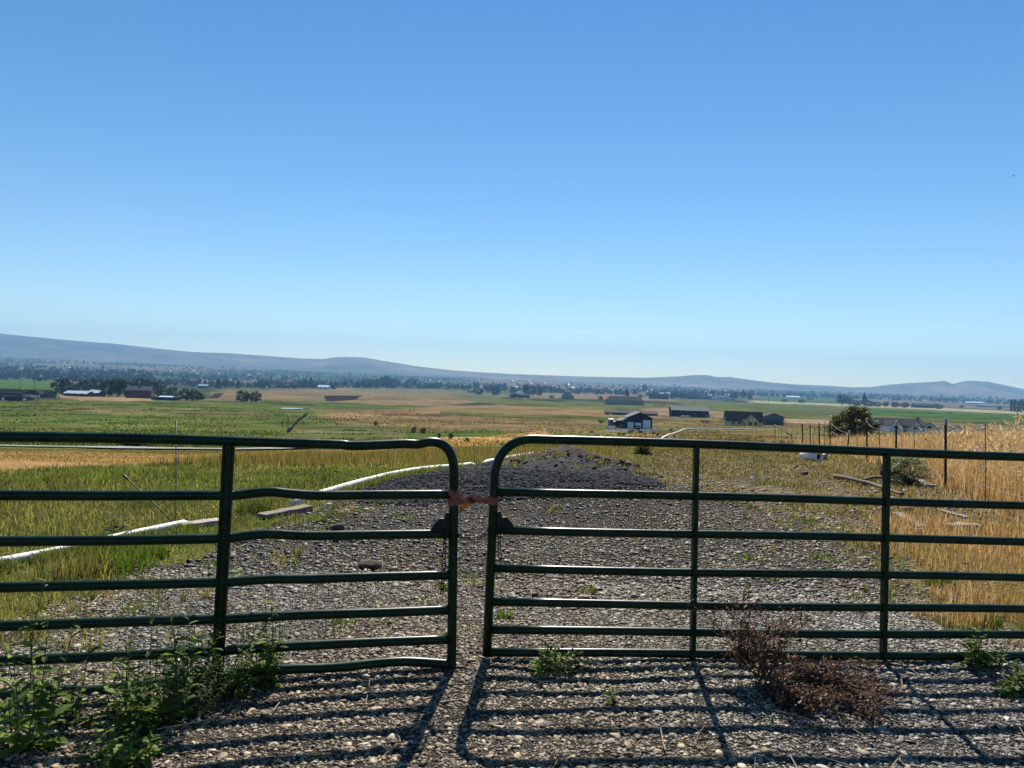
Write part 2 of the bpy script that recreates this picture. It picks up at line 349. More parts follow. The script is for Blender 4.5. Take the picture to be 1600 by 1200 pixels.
# ------------------------------------------------------------------ the two tube gates
def gate_mat():
    m, N, L, b = nt('green_gate_paint')
    rgb = N.new('ShaderNodeRGB'); rgb.outputs[0].default_value = (.005, .020, .008, 1)
    o, no = vary(N, L, rgb.outputs[0], 9, .45, 4)
    tc = N.new('ShaderNodeTexCoord'); n2 = N.new('ShaderNodeTexNoise'); n2.inputs['Scale'].default_value = 45; n2.inputs['Detail'].default_value = 6; L.new(tc.outputs['Object'], n2.inputs['Vector'])
    r = N.new('ShaderNodeMapRange'); r.inputs[1].default_value = .60; r.inputs[2].default_value = .70; L.new(n2.outputs[0], r.inputs[0])
    mx = N.new('ShaderNodeMix'); mx.data_type = 'RGBA'; L.new(r.outputs[0], mx.inputs[0]); L.new(o, mx.inputs[6]); mx.inputs[7].default_value = (.035, .03, .022, 1)
    L.new(mx.outputs[2], b.inputs['Base Color']); b.inputs['Specular IOR Level'].default_value = .2
    r2 = N.new('ShaderNodeMapRange'); r2.inputs[3].default_value = .22; r2.inputs[4].default_value = .42; L.new(no.outputs[0], r2.inputs[0]); L.new(r2.outputs[0], b.inputs['Roughness'])
    bp = N.new('ShaderNodeBump'); bp.inputs['Strength'].default_value = .12; bp.inputs['Distance'].default_value = .004; L.new(n2.outputs[0], bp.inputs['Height']); L.new(bp.outputs[0], b.inputs['Normal'])
    return m
M_GATE = gate_mat(); M_IRON = plain('dark_iron', (.02, .018, .016), .5, .6, 30, .3, .2)
def gate_pt(px, py, g):
    """point of a gate's plane y = a + b x seen at a photo pixel"""
    u, v = uv(px, py); Y = g[0] / (1 - g[1] * u / F); return Vector((u / F * Y, Y, EYE - v / F * Y))
GL = (4.316, .272); GR = (4.407, .082)
def dense(P, n=6):
    """smooth curve through points"""
    P = [Vector(p) for p in P]; out = []
    for i in range(len(P) - 1):
        a = P[max(i - 1, 0)]; b = P[i]; c = P[i + 1]; d = P[min(i + 2, len(P) - 1)]
        for k in range(n):
            t = k / n; out.append(.5 * ((2 * b) + (c - a) * t + (2 * a - 5 * b + 4 * c - d) * t * t + (3 * b - a - 3 * c + d) * t ** 3))
    out.append(P[-1]); return out
def line_pt(x, z, g): return Vector((x, g[0] + g[1] * x, z))
TR = .0265
# right gate: straight tubes
xr0 = gate_pt(768, 860, GR).x; xr1 = 4.35
def right_gate():
    g = GR; root = empty('tube_gate', line_pt(xr0, h1(xr0, line_pt(xr0, 0, g).y), g)); off = -root.location
    tag(root, 'straighter green tube gate with two upright braces, orange strap at its rounded corner', 'gate', 'pair of green tube gates')
    top, bot, rad = 1.283, .036, .20
    def lean(z): return .014 * (z / 1.28) - .007
    path = [line_pt(xr0 + lean(bot), bot - .015, g) + off, line_pt(xr0 + lean(.5), .5, g) + off, line_pt(xr0 + lean(1.0), top - rad, g) + off]
    for k in range(1, 9):
        a = math.pi / 2 * k / 8; path.append(line_pt(xr0 + .008 + rad - rad * math.cos(a), top - rad + rad * math.sin(a), g) + off)
    n = 16
    for k in range(1, n + 1):
        t = k / n; x = xr0 + .2 + (xr1 - xr0 - .4) * t; path.append(line_pt(x, top - .022 * t + .006 * math.sin(7 * t), g) + off)
    for k in range(1, 9):
        a = math.pi / 2 * k / 8; path.append(line_pt(xr1 - rad + rad * math.sin(a), top - .022 - rad + rad * math.cos(a), g) + off)
    path += [line_pt(xr1, .6, g) + off, line_pt(xr1, .02, g) + off]
    mb = MB(); mb.sweep(path, TR, 14); mb.build('frame', M_GATE, root, True)
    for z, dz in ((.975, -.012), (.752, -.012), (.527, -.01), (.330, -.008), (.169, -.006), (.040, -.004)):
        pts = [line_pt(xr0 + TR * .6 + (xr1 - xr0 - TR * 1.2) * t, z + dz * t + .004 * math.sin(9 * t + z * 5), g) + off for t in np.linspace(0, 1, 14)]
        mb = MB(); mb.sweep(pts, TR * .95, 12); mb.build('rail', M_GATE, root, True)
    for px, py0, py1 in ((1084, 703, 1030), (1381, 716, 1030)):
        a = gate_pt(px + 3, py0 - 9, g) + off; b = gate_pt(px - 3, py1, g) + off
        mb = MB(); dn = Vector((.082, -1, 0)).normalized()
        a = a + dn * .012; b = b + dn * .012
        mb.sweep([a, a.lerp(b, .5), b], 1, prof=[(-.014, -.024), (.014, -.024), (.014, .024), (-.014, .024)], up=dn); mb.build('brace', M_GATE, root, bevel=.004)
    c = gate_pt(783, 826, g) + off
    return root, c
rg, rc = right_gate()
# left gate: bent tubes, heights read along its length
def left_gate():
    g = GL; bp = gate_pt(707, 1045, g); root = empty('tube_gate', Vector((bp.x, bp.y, h1(bp.x, bp.y)))); off = -root.location
    tag(root, 'bent green tube gate with dented top rail and one wide upright brace', 'gate', 'pair of green tube gates')
    def pts(L): return [gate_pt(px, py, g) + off for px, py in L]
    xh = -3.5
    def end(z): return line_pt(xh, z, g) + off
    top = [end(.0), end(.6), end(1.06), line_pt(xh + .06, 1.2, g) + off, line_pt(xh + .2, 1.26, g) + off] + pts([(0, 682), (120, 683.5), (240, 685.5), (340, 688.5), (400, 690.5), (470, 692.5), (530, 694.5), (545, 696), (570, 696), (630, 693.5), (652, 694), (664, 691.5), (676, 690.6), (688, 693), (698, 700), (704.5, 710), (708, 722), (709.5, 740), (709, 790), (708, 850), (707, 920), (706, 1000), (705.5, 1049)])
    mb = MB(); mb.sweep(dense(top, 4), TR * 1.0, 14); mb.build('frame', M_GATE, root, True)
    rails = [
     [(0, 774), (180, 774.5), (340, 774), (365, 774), (420, 768.5), (450, 771), (500, 774), (600, 773), (702, 772.5)],
     [(0, 846), (180, 844.5), (340, 841.5), (365, 840), (400, 835.5), (430, 834.5), (480, 837), (560, 836), (702, 834)],
     [(0, 918), (180, 914), (340, 910), (365, 909), (420, 905), (480, 904.5), (560, 902), (702, 898.5)],
     [(-60, 979), (0, 978.5), (180, 972), (340, 967.5), (365, 966.5), (430, 963), (500, 960), (600, 957), (702, 953)],
     [(-60, 1035), (0, 1033), (180, 1025), (340, 1017), (365, 1015), (450, 1010), (560, 1004.5), (702, 999)],
     [(-60, 1092), (20, 1086), (60, 1080), (110, 1078), (150, 1079), (250, 1068), (340, 1056), (440, 1046), (520, 1043), (590, 1036), (630, 1033.5), (665, 1035), (703, 1038)]]
    for r in rails:
        q = pts(r); z = q[0].z
        q = [line_pt(xh + .01, z - off.z * 0 + .004, g) + Vector((off.x, off.y, 0))] + q
        mb = MB(); mb.sweep(dense(q, 4), TR * .98, 12); mb.build('rail', M_GATE, root, True)
    dn = Vector((.272, -1, 0)).normalized()
    a = gate_pt(358, 694, g) + off + dn * .012; b = gate_pt(340, 1062, g) + off + dn * .012
    mb = MB(); mb.sweep([a, a.lerp(b, .4), b], 1, prof=[(-.030, -.024), (.030, -.024), (.030, .024), (.018, .026), (.014, .012), (-.014, .012), (-.018, .026), (-.030, .024)], up=dn); mb.build('brace', M_GATE, root, bevel=.003)
    # rub collars
    return root
lg = left_gate()
def bracket(root, g, flip, px, py):
    off = -root.location; dn = Vector((g[1], -1, 0)).normalized(); ax = Vector((1, g[1], 0)).normalized() * flip
    c = gate_pt(px, py, g) + off + dn * .004
    o2 = [(0, 0), (0, .11), (.018, .115), (.03, .08), (.055, .082), (.085, .05), (.105, .015), (.11, 0)]
    V = [c + ax * a + Vector((0, 0, b)) + dn * s for s in (-.012, .012) for a, b in o2]; n = len(o2)
    mb = MB(); mb.add(V, [tuple(range(n)), tuple(range(2 * n - 1, n - 1, -1))] + [(i, (i + 1) % n, n + (i + 1) % n, n + i) for i in range(n)])
    for k in range(3): mb.sweep([c + ax * (.02 + .03 * k) + Vector((0, 0, .02)) - dn * .02, c + ax * (.02 + .03 * k) + Vector((0, 0, .02)) + dn * .022], .008, 8)
    mb.build('latch_bracket', M_IRON, root)
bracket(rg, GR, 1, 776, 829); bracket(lg, GL, -1, 701, 832)
def chain(label, path, link=.034, r=.0032):
    P = [Vector(p) for p in path]; d = [0]
    for a, b in zip(P[:-1], P[1:]): d.append(d[-1] + (b - a).length)
    n = max(2, int(d[-1] / (link * .78))); mb = MB()
    def pos(s):
        for i in range(len(P) - 1):
            if s <= d[i + 1]: return P[i].lerp(P[i + 1], (s - d[i]) / (d[i + 1] - d[i]))
        return P[-1]
    for k in range(n):
        c = pos((k + .5) * d[-1] / n); t = (pos(min((k + 1) * d[-1] / n, d[-1])) - pos(k * d[-1] / n)).normalized()
        s = t.cross(Vector((0, 1, 0)) if abs(t.y) < .9 else Vector((1, 0, 0))).normalized()
        s = (Matrix.Rotation(.6 + (k % 2) * math.pi / 2, 3, t) @ s)
        hl, hw = link / 2, link * .3
        L = [c + t * (hl - hw + hw * math.cos(a)) + s * hw * math.sin(a) for a in np.linspace(-1.57, 1.57, 6)] + [c - t * (hl - hw + hw * math.cos(a)) - s * hw * math.sin(a) for a in np.linspace(-1.57, 1.57, 6)]
        mb.sweep(L, r, 5, True)
    return tag(mb.build('chain', M_IRON, smooth=True), label, 'chain', 'gate chains')
def hang(a, b, sag, n=12): return [Vector(a).lerp(Vector(b), t) - Vector((0, 0, sag * 4 * t * (1 - t))) for t in np.linspace(0, 1, n)]
dnl = Vector((.272, -1, 0)).normalized() * .03; dnr = Vector((.082, -1, 0)).normalized() * .03
chain('rusty chain slung loosely across the gap between the two gates', hang(gate_pt(709, 832, GL) + dnl, gate_pt(768, 823, GR) + dnr, .045))
chain('dark chain hanging down beside the bent gate end post', [gate_pt(694, 832, GL) + dnl, gate_pt(692, 880, GL) + dnl, gate_pt(689, 925, GL) + dnl])
chain('short dark chain hanging below the straight gate latch', [gate_pt(779, 830, GR) + dnr, gate_pt(781, 878, GR) + dnr])
# strap
def strap_mat():
    m, N, L, b = nt('strap_webbing'); rgb = N.new('ShaderNodeRGB'); rgb.outputs[0].default_value = (.25, .085, .06, 1)
    o, no = vary(N, L, rgb.outputs[0], 40, .3); L.new(o, b.inputs['Base Color']); b.inputs['Roughness'].default_value = .8
    t = N.new('ShaderNodeBsdfTranslucent'); t.inputs[0].default_value = (.5, .16, .07, 1); mx = N.new('ShaderNodeMixShader'); mx.inputs[0].default_value = .2
    L.new(b.outputs[0], mx.inputs[1]); L.new(t.outputs[0], mx.inputs[2]); L.new(mx.outputs[0], N['Material Output'].inputs[0]); return m
M_STRAP = strap_mat(); M_TAIL = plain('orange_webbing', (.65, .22, .03), .8, 0, 40, .2)
st = empty('tie_strap', gate_pt(738, 779, GR)); tag(st, 'faded red orange webbing strap knotted between the two gate ends', 'strap'); so_ = -st.location
def ribbon(mb, path, w, thk=.0025, up=(0, -1, 0)):
    P = dense([p + so_ for p in path], 5)
    ws = w if isinstance(w, list) else [w] * len(path)
    W = .82 * np.interp(np.linspace(0, 1, len(P)), np.linspace(0, 1, len(ws)), ws)
    prof = [(-1, -.05), (1, -.05), (1, .05), (-1, .05)]
    mb.sweep(P, [float(x) / 2 for x in W], prof=prof, up=up)
def wrap(mb, px, py, g, tilt, w=.042):
    c = gate_pt(px, py, g); L = []
    for k in range(17):
        a = 2 * math.pi * k / 16; L.append(c + Vector((math.cos(a) * (TR + .004), math.sin(a) * (TR + .004), tilt * math.cos(a))) + so_)
    V = []; 
    for p in L: V += [p + Vector((0, 0, w / 2)), p - Vector((0, 0, w / 2))]
    # outer and inner skin
    cc = c + so_
    n = len(L); inner = []
    for p in V: q = p - Vector((cc.x, cc.y, p.z)); inner.append(p - q.normalized() * .003)
    mb.add(V + inner, [(2 * i, 2 * i + 1, 2 * i + 3, 2 * i + 2) for i in range(n - 1)] + [(2 * n + 2 * i, 2 * n + 2 * i + 2, 2 * n + 2 * i + 3, 2 * n + 2 * i + 1) for i in range(n - 1)] + [(2 * i, 2 * i + 2, 2 * n + 2 * i + 2, 2 * n + 2 * i) for i in range(n - 1)] + [(2 * i + 1, 2 * n + 2 * i + 1, 2 * n + 2 * i + 3, 2 * i + 3) for i in range(n - 1)])
for a_ in ((709, 783, GL, .0), (770.5, 782, GR, -.006, .046), (709, 772, GL, .02, .03)):
    mb = MB(); wrap(mb, *a_); mb.build('strap_loop', M_STRAP, st)
dl = Vector((.272, -1, 0)).normalized() * .034; dr = Vector((.082, -1, 0)).normalized() * .034
def gl(px, py): return gate_pt(px, py, GL) + dl
def gr(px, py): return gate_pt(px, py, GR) + dr
mb = MB()
ribbon(mb, [gl(701, 784), gl(712, 783.5), gl(722, 781), gr(733, 779), gr(742, 780)], [.045, .045, .036, .026, .03], up=(0, -1, .1))
ribbon(mb, [gr(736, 780), gr(742, 778.5), gr(752, 780.5), gr(764, 782), gr(776, 783.5)], [.022, .03, .036, .042, .048], up=(0, -1, .15))
ribbon(mb, [gl(699, 764), gl(705, 771), gl(711, 777), gl(718, 781)], [.03, .04, .04, .03], up=(0, -1, 0))
ribbon(mb, [gl(713, 769), gl(720, 776), gr(727, 778.5), gr(736, 777)], [.014, .012, .014, .02], up=(0, -1, .6))
mb.build('strap_band', M_STRAP, st)
mb = MB(); k0 = gr(737, 778.5) + so_
for a in range(5):
    q = [k0 + Vector((.024 * math.cos(t + a) * (1 - .1 * a), .014 * math.sin(2 * t + a) - .006, .017 * math.sin(t + a * .9))) for t in np.linspace(0, 5.2, 14)]
    mb.sweep(q, .007, prof=[(-1, -.35), (1, -.35), (1, .35), (-1, .35)], up=(.2, -1, .3))
mb.build('knot', M_STRAP, st)
mb = MB(); ribbon(mb, [gr(733, 782), gr(728, 786), gr(723, 791), gr(720, 796)], [.02, .034, .04, .022], up=(.3, -1, .2)); mb.build('strap_tail', M_TAIL, st)
hb = MB(); hc_ = gl(716, 794) + so_; hb.sweep([hc_ + Vector((.012 * math.cos(a), 0, .016 * math.sin(a))) for a in np.linspace(0, 6.28, 13)[:-1]], .003, 6, True); hb.build('hook', M_IRON, st)

# ------------------------------------------------------------------ gravel
def ico(sub):
    p = (1 + 5 ** .5) / 2
    V = np.array([(-1, p, 0), (1, p, 0), (-1, -p, 0), (1, -p, 0), (0, -1, p), (0, 1, p), (0, -1, -p), (0, 1, -p), (p, 0, -1), (p, 0, 1), (-p, 0, -1), (-p, 0, 1)], float); V /= np.linalg.norm(V[0])
    T = [(0, 11, 5), (0, 5, 1), (0, 1, 7), (0, 7, 10), (0, 10, 11), (1, 5, 9), (5, 11, 4), (11, 10, 2), (10, 7, 6), (7, 1, 8), (3, 9, 4), (3, 4, 2), (3, 2, 6), (3, 6, 8), (3, 8, 9), (4, 9, 5), (2, 4, 11), (6, 2, 10), (8, 6, 7), (9, 8, 1)]
    for _ in range(sub):
        V = list(map(tuple, V)); c = {}; N = []
        def mid(a, b):
            k = (min(a, b), max(a, b))
            if k not in c:
                m = (np.array(V[a]) + np.array(V[b])) / 2; c[k] = len(V); V.append(tuple(m / np.linalg.norm(m)))
            return c[k]
        for a, b, d in T: x, y, z = mid(a, b), mid(b, d), mid(d, a); N += [(a, x, z), (b, y, x), (d, z, y), (x, y, z)]
        T = N; V = np.array(V)
    return np.array(V), np.array(T)
def stones(name, x, y, size, cols, sub=0, flat=.6, sink=.25, smooth=False, mat=None, **p):
    V0, T0 = ico(sub); n = len(x); m = len(V0)
    jit = 1 + rng.uniform(-.28, .28, (n, m, 1)) * (1 if sub == 0 else .55)
    V = V0[None] * jit
    if sub:     # knock flat facets off so that pebbles are not balls
        for _ in range(6):
            d = rng.normal(size=(n, 1, 3)); d /= np.linalg.norm(d, axis=2, keepdims=True)
            pr = (V * d).sum(2, keepdims=True); V = V - d * np.maximum(pr - rng.uniform(.40, .78, (n, 1, 1)), 0)
    V = V * np.stack([rng.uniform(.75, 1.35, n), rng.uniform(.6, 1.0, n), rng.uniform(.4, .8, n) * flat / .6], 1)[:, None]
    t = rng.uniform(-.5, .5, n); c, s_ = np.cos(t)[:, None], np.sin(t)[:, None]
    Y, Z = V[:, :, 1] * c - V[:, :, 2] * s_, V[:, :, 1] * s_ + V[:, :, 2] * c; V = np.stack([V[:, :, 0], Y, Z], 2)
    t = rng.uniform(0, 6.28, n); c, s_ = np.cos(t)[:, None], np.sin(t)[:, None]
    X, Y = V[:, :, 0] * c - V[:, :, 1] * s_, V[:, :, 0] * s_ + V[:, :, 1] * c; V = np.stack([X, Y, V[:, :, 2]], 2)
    V = V * (size / 2)[:, None, None]
    V += np.stack([x, y, H(x, y) + size * .5 * flat * (1 - 2 * sink)], 1)[:, None]
    Fc = (T0[None] + (np.arange(n) * m)[:, None, None]).reshape(-1, 3); cols = np.minimum(cols, .6)
    return mesh_np(name, V.reshape(-1, 3), Fc, mat or M_STONE, np.repeat(cols, m, 0), smooth, **p)
def scr(n, y0, y1, u0=-1000, u1=1000):
    """points spread evenly over the picture rather than over the land"""
    y = np.exp(rng.uniform(math.log(y0), math.log(y1), n)); u = rng.uniform(u0, u1, n); return u / F * y, y
def area(n, x0, x1, y0, y1): return rng.uniform(x0, x1, n), rng.uniform(y0, y1, n)
PAL = np.array([1.06, 1.0, .88]) * np.array([(.34, .31, .265), (.17, .155, .14), (.45, .42, .37), (.07, .066, .066), (.27, .215, .155), (.12, .11, .105), (.60, .57, .52), (.22, .21, .205), (.30, .22, .15)])
def stonecol(n, dark=0, w=None):
    k = rng.choice(len(PAL), n, p=w if w is not None else np.array([.17, .11, .15, .23, .06, .13, .08, .05, .02]))
    return PAL[k] * rng.uniform(.65, 1.3, (n, 1)) * (1 - dark)
def warm(c, x, y):
    """earthy and dusty patches and two faint wheel tracks in the drive"""
    a = fbm(x * .55, y * .38, 101, 4); b = fbm(x * .9 + 7, y * .6, 107, 3)
    c = .88 * c * np.where((a > .12)[:, None], (1.05, .90, .72), np.where((a < -.2)[:, None], (.80, .80, .84), (1.0, .97, .90)))
    xc = .35 + .055 * (y - 4); tr = np.exp(-((np.abs(x - xc) - .85) / .28) ** 2)
    return c * (1 + .55 * b)[:, None] * (1 - .22 * tr * (y > 5))[:, None]
def jitpoly(x, y, P, j): return inpoly(x + j * fbm(x * 1.3, y * 1.3, 61), y + 1.6 * j * fbm(x * 1.3, y * 1.3, 71), P)
# near pebbles: coarse ones bedded in finer chips
yy = 1.5 + 4.7 * np.sqrt(rng.uniform(0.01, 1, 165000)); xx = rng.uniform(-1.1, 1.1, 165000) * np.maximum(yy, 3)
k = jitpoly(xx, yy, P_DRIVE, .25); xx, yy = xx[k], yy[k]
sz = np.clip(rng.lognormal(math.log(.0175), .45, len(xx)), .010, .06); nr = (yy < 4.3) & (sz > .024)
stones('gravel', xx[nr], yy[nr], sz[nr], warm(stonecol(nr.sum()), xx[nr], yy[nr]), 1, .42, .42, kind='stuff')
stones('gravel', xx[~nr], yy[~nr], sz[~nr], warm(stonecol((~nr).sum()), xx[~nr], yy[~nr]), 0, .42, .40, kind='stuff')
yy = 1.5 + 4.2 * np.sqrt(rng.uniform(0.01, 1, 84000)); xx = rng.uniform(-1.1, 1.1, 84000) * np.maximum(yy, 3)
k = jitpoly(xx, yy, P_DRIVE, .25); xx, yy = xx[k], yy[k]
stones('gravel', xx, yy, rng.uniform(.007, .015, len(xx)), warm(stonecol(len(xx)), xx, yy), 0, .5, .3, kind='stuff')
# farther along the drive
xx, yy = scr(80000, 5.6, 13); k = (jitpoly(xx, yy, P_DRIVE, .5) | (jitpoly(xx - .9, yy - .2, P_DRIVE, 1.4) & (rng.random(len(xx)) < .35))) & ~jitpoly(xx, yy, P_DARK, .5); xx, yy = xx[k], yy[k]
dkn = fbm(xx * .35, yy * .25, 77) > .12
cc = warm(stonecol(len(xx)), xx, yy) * .9; cc *= .82; cc[dkn] *= .68; d2 = jitpoly(xx, yy, P_DARK2, .9) & (fbm(xx * .8, yy * .5, 113, 3) > -.14); cc[d2] *= (.50, .51, .56)
stones('gravel', xx, yy, np.clip(rng.lognormal(math.log(.023), .4, len(xx)), .012, .075) * (1 + yy * .02), cc, 0, .5, .33, kind='stuff')
# dark crushed rock on the mound
xx, yy = scr(52000, 8.5, 20, -320, 320); k = jitpoly(xx, yy, P_DARK, .6); xx, yy = xx[k], yy[k]
c = np.array([(.045, .045, .055), (.028, .028, .034), (.075, .075, .085), (.13, .125, .125)])[rng.choice(4, len(xx), p=[.42, .38, .16, .04])] * rng.uniform(.7, 1.3, (len(xx), 1))
stones('dark_gravel', xx, yy, rng.uniform(.03, .075, len(xx)), c, 0, mat=M_DARKSTONE, kind='stuff')

# ------------------------------------------------------------------ grass
def blades(name, x, y, h, w, cols, lean=.35, mat=None, head=0, z=None, **p):
    n = len(x); z = H(x, y) - .01 if z is None else z
    a = rng.uniform(0, 6.28, n); l = rng.uniform(.1, 1, n) * lean; la = rng.uniform(0, 6.28, n)
    sx, sy = np.cos(a) * w / 2, np.sin(a) * w / 2; dx, dy = np.cos(la) * l * h, np.sin(la) * l * h
    P = lambda X, Y, Z: np.stack([X, Y, Z], 1)
    v = [P(x - sx, y - sy, z), P(x + sx, y + sy, z), P(x - sx * .8 + dx * .3, y - sy * .8 + dy * .3, z + h * .55), P(x + sx * .8 + dx * .3, y + sy * .8 + dy * .3, z + h * .55), P(x + dx, y + dy, z + h * np.sqrt(np.maximum(1 - l * l, .3)))]
    T = [(0, 1, 3), (0, 3, 2), (2, 3, 4)]
    if head:    # a drooping seed head on each stalk
        t = v[4]; hl = h * head * rng.uniform(.7, 1.3, n); hw = hl * .07; ha = rng.uniform(0, 6.28, n); d2 = np.stack([np.cos(la), np.sin(la), np.full(n, -.1)], 1) * (hl * .5)[:, None]
        d2[:, 2] += hl * rng.uniform(-.2, .8, n)
        s2 = np.stack([np.cos(ha) * hw, np.sin(ha) * hw, hw * 0], 1)
        v += [t + d2 * .5 - s2, t + d2 * .5 + s2, t + d2]; T += [(4, 6, 5), (5, 6, 7)]
    m = len(v); V = np.stack(v, 1).reshape(-1, 3); Fc = (np.array(T)[None] + (np.arange(n) * m)[:, None, None]).reshape(-1, 3)
    C = np.repeat(cols, m, 0)
    return mesh_np(name, V, Fc, mat or M_LEAF, C, False, **p)
def mix(cols, n, w=None, v=.3):
    cols = np.array(cols); return cols[rng.choice(len(cols), n, p=w)] * rng.uniform(1 - v, 1 + v, (n, 1))
GREEN = [(.115, .155, .032), (.155, .18, .045), (.085, .12, .026), (.22, .19, .075), (.30, .24, .11)]
# left meadow
xx, yy = scr(185000, 3.9, 22, -1450, 140)
k = ~(jitpoly(xx, yy, P_DRIVE, .75) & inpoly(xx, yy, P_DRIVE)) & ~((np.abs(xx) < .5) & (yy < 8)) & ~jitpoly(xx, yy, P_DARK, .4) & ~inpoly(xx, yy, P_ORANGE) & ((xx < -2.2 - .3 * (yy < 5)) | (yy > 5.9)) & (xx < .06 * yy * yy / 10 + 1.2)
xx, yy = xx[k], yy[k]; pat = fbm(xx * .35, yy * .25, 41); n = len(xx)
C = np.where((pat > .2)[:, None], mix([(.24, .21, .085), (.16, .16, .05), (.34, .28, .13), (.11, .13, .03)], n), mix(GREEN, n, [.30, .28, .18, .15, .09], .45))
hh = rng.uniform(.03, .105, n) * (1 + .9 * np.clip(fbm(xx * .5, yy * .5, 43), -.6, .6)); hh = hh * (1 + .8 * fbm(xx * 2.1, yy * 1.3, 45)); hh[rng.random(n) < .06] *= 1.8; C = C * (1 + .7 * fbm(xx * 1.7, yy * .9, 46))[:, None]
blades('meadow_grass', xx, yy, hh, np.maximum(.006, yy * .001), C, .85, kind='stuff')
# stray clumps creeping from both verges onto the gravel
cx_, cy_ = scr(2600, 4.2, 13, -900, 900); dd = jitpoly(cx_, cy_, P_DRIVE, .3) & ~jitpoly(cx_, cy_, P_DARK, .3)
edge = dd & (~inpoly(cx_ + .55, cy_ + .3, P_DRIVE) | ~inpoly(cx_ - .75, cy_ + .3, P_DRIVE) | ~inpoly(cx_, cy_ + .9, P_DRIVE) | (rng.random(len(cx_)) < .05)); cx_, cy_ = cx_[edge], cy_[edge]
m_ = 26; n = len(cx_) * m_; rr2 = np.repeat(rng.uniform(.02, .12, len(cx_)), m_) * np.sqrt(rng.random(n)); aa = rng.uniform(0, 6.28, n)
xx = np.repeat(cx_, m_) + np.cos(aa) * rr2; yy = np.repeat(cy_, m_) + np.sin(aa) * rr2; tint = np.repeat(rng.random(len(cx_)) < .5, m_)
C = np.where(tint[:, None], mix([(.10, .14, .03), (.14, .17, .04)], n), mix([(.34, .27, .14), (.26, .2, .09)], n))
blades('verge_grass', xx, yy, np.repeat(rng.uniform(.03, .12, len(cx_)), m_) * rng.uniform(.6, 1.2, n), np.maximum(.004, yy * .0008), C, .9, kind='stuff')
# meadow rim with russet seed heads and the dry strip
xx, yy = scr(42000, 16, 46, -1450, 160); k = ~jitpoly(xx, yy, P_DARK, .4) & ~((xx > .6) & (yy < 18)); xx, yy = xx[k], yy[k]; n = len(xx)
O = inpoly(xx, yy, P_ORANGE)
C = np.where(O[:, None], mix([(.40, .25, .11), (.34, .19, .09), (.44, .32, .16), (.2, .17, .06)], n), mix([(.13, .15, .04), (.22, .17, .07), (.26, .14, .08)], n))
blades('dry_grass', xx, yy, np.where(O | ((yy > 26) & (xx < -.12 * yy)), rng.uniform(.03, .08, n), rng.uniform(.12, .34, n)), yy * .0011, C, .4, kind='stuff')
# short worn turf to the right of the drive
xx, yy = scr(120000, 7.5, 60, 20, 900)
k = ~jitpoly(xx, yy, P_DRIVE, 1.0) & ~jitpoly(xx, yy, P_DARK, .5) & ~(jitpoly(xx, yy, P_GOLD, .5) & ((xx > np.interp(yy, [5, 9.2, 13.4, 18.3, 26, 37, 62], [4.9, 6.55, 7.65, 9.25, 11.5, 14.6, 21.5])) | (yy < 8.5))) & (fbm(xx * 2.6, yy * 1.7, 52, 4) > -.16 + .14 * (yy < 13)); xx, yy = xx[k], yy[k]; n = len(xx)
pat = fbm(xx * .9, yy * .5, 55, 4)
C = np.where((pat > .26)[:, None], mix([(.14, .15, .045), (.19, .175, .065), (.09, .11, .03)], n), mix([(.31, .24, .125), (.24, .18, .095), (.15, .13, .055), (.11, .09, .045)], n, None, .5))
blades('turf_grass', xx, yy, rng.uniform(.02, .085, n) * (1 + yy * .012), np.maximum(.007, yy * .0011), C, .8, kind='stuff')
xx, yy = scr(26000, 4.6, 13, -900, 900); k = jitpoly(xx, yy, P_DRIVE, .5) & ~jitpoly(xx, yy, P_DARK, .5) & (fbm(xx * .7, yy * .5, 103, 4) > .1); xx, yy = xx[k], yy[k]; n = len(xx)
blades('dead_straw', xx, yy, rng.uniform(.015, .05, n), np.maximum(.004, yy * .0008), mix([(.42, .33, .19), (.30, .22, .12), (.5, .42, .28), (.2, .17, .08)], n), 1.6, M_STRAW, z=H(xx, yy) + .006, kind='stuff')
# crumbs of stone and soil in the worn turf
xx, yy = scr(16000, 8, 26, 40, 760); k = ~jitpoly(xx, yy, P_DARK, .5) & ~jitpoly(xx, yy, P_DRIVE, .3); xx, yy = xx[k], yy[k]; n = len(xx)
stones('turf_stones', xx, yy, np.clip(rng.lognormal(math.log(.03), .45, n), .012, .11), mix([(.14, .11, .08), (.22, .19, .15), (.09, .07, .05), (.34, .30, .24)], n), 0, .5, .35, kind='stuff')
# golden standing grass
xx, yy = scr(135000, 4.4, 95, 190, 1300)
k = jitpoly(xx, yy, P_GOLD, 1.1) | inpoly(xx, yy, P_GOLD); xx, yy = xx[k], yy[k]; n = len(xx); rs = fbm(xx * .35, yy * .25, 58)
xf = np.interp(yy, [5, 9.2, 11.4, 13.4, 18.3, 22, 26, 30.5, 37, 50, 62, 95], [4.9, 6.55, 7.15, 7.65, 9.25, 10.3, 11.5, 12.6, 14.6, 18, 21.5, 31])
beyond = sstep(-.15, .35, xx - xf + .25 * fbm(xx * 1.2, yy * 1.2, 59))
tall = beyond * .60 + (1 - beyond) * np.where(yy < 9.8, .11 + .13 * sstep(-.2, .3, fbm(xx * 1.1, yy * .9, 60)), .075)
tall = tall * (.92 + .4 * sstep(.42, .66, xx / yy))
keep = (rng.random(n) < .6 + .4 * beyond) | (yy < 9.8); keep &= (rs > -.42) | (yy < 9); xx, yy, rs, tall, beyond = xx[keep], yy[keep], rs[keep], tall[keep], beyond[keep]; n = len(xx)
C = 1.55 * mix([(.42, .275, .12), (.35, .22, .085), (.52, .385, .20), (.25, .15, .06), (.60, .48, .30)], n, [.3, .27, .2, .15, .08]); C[rs < -.3] *= (.8, .86, .66)
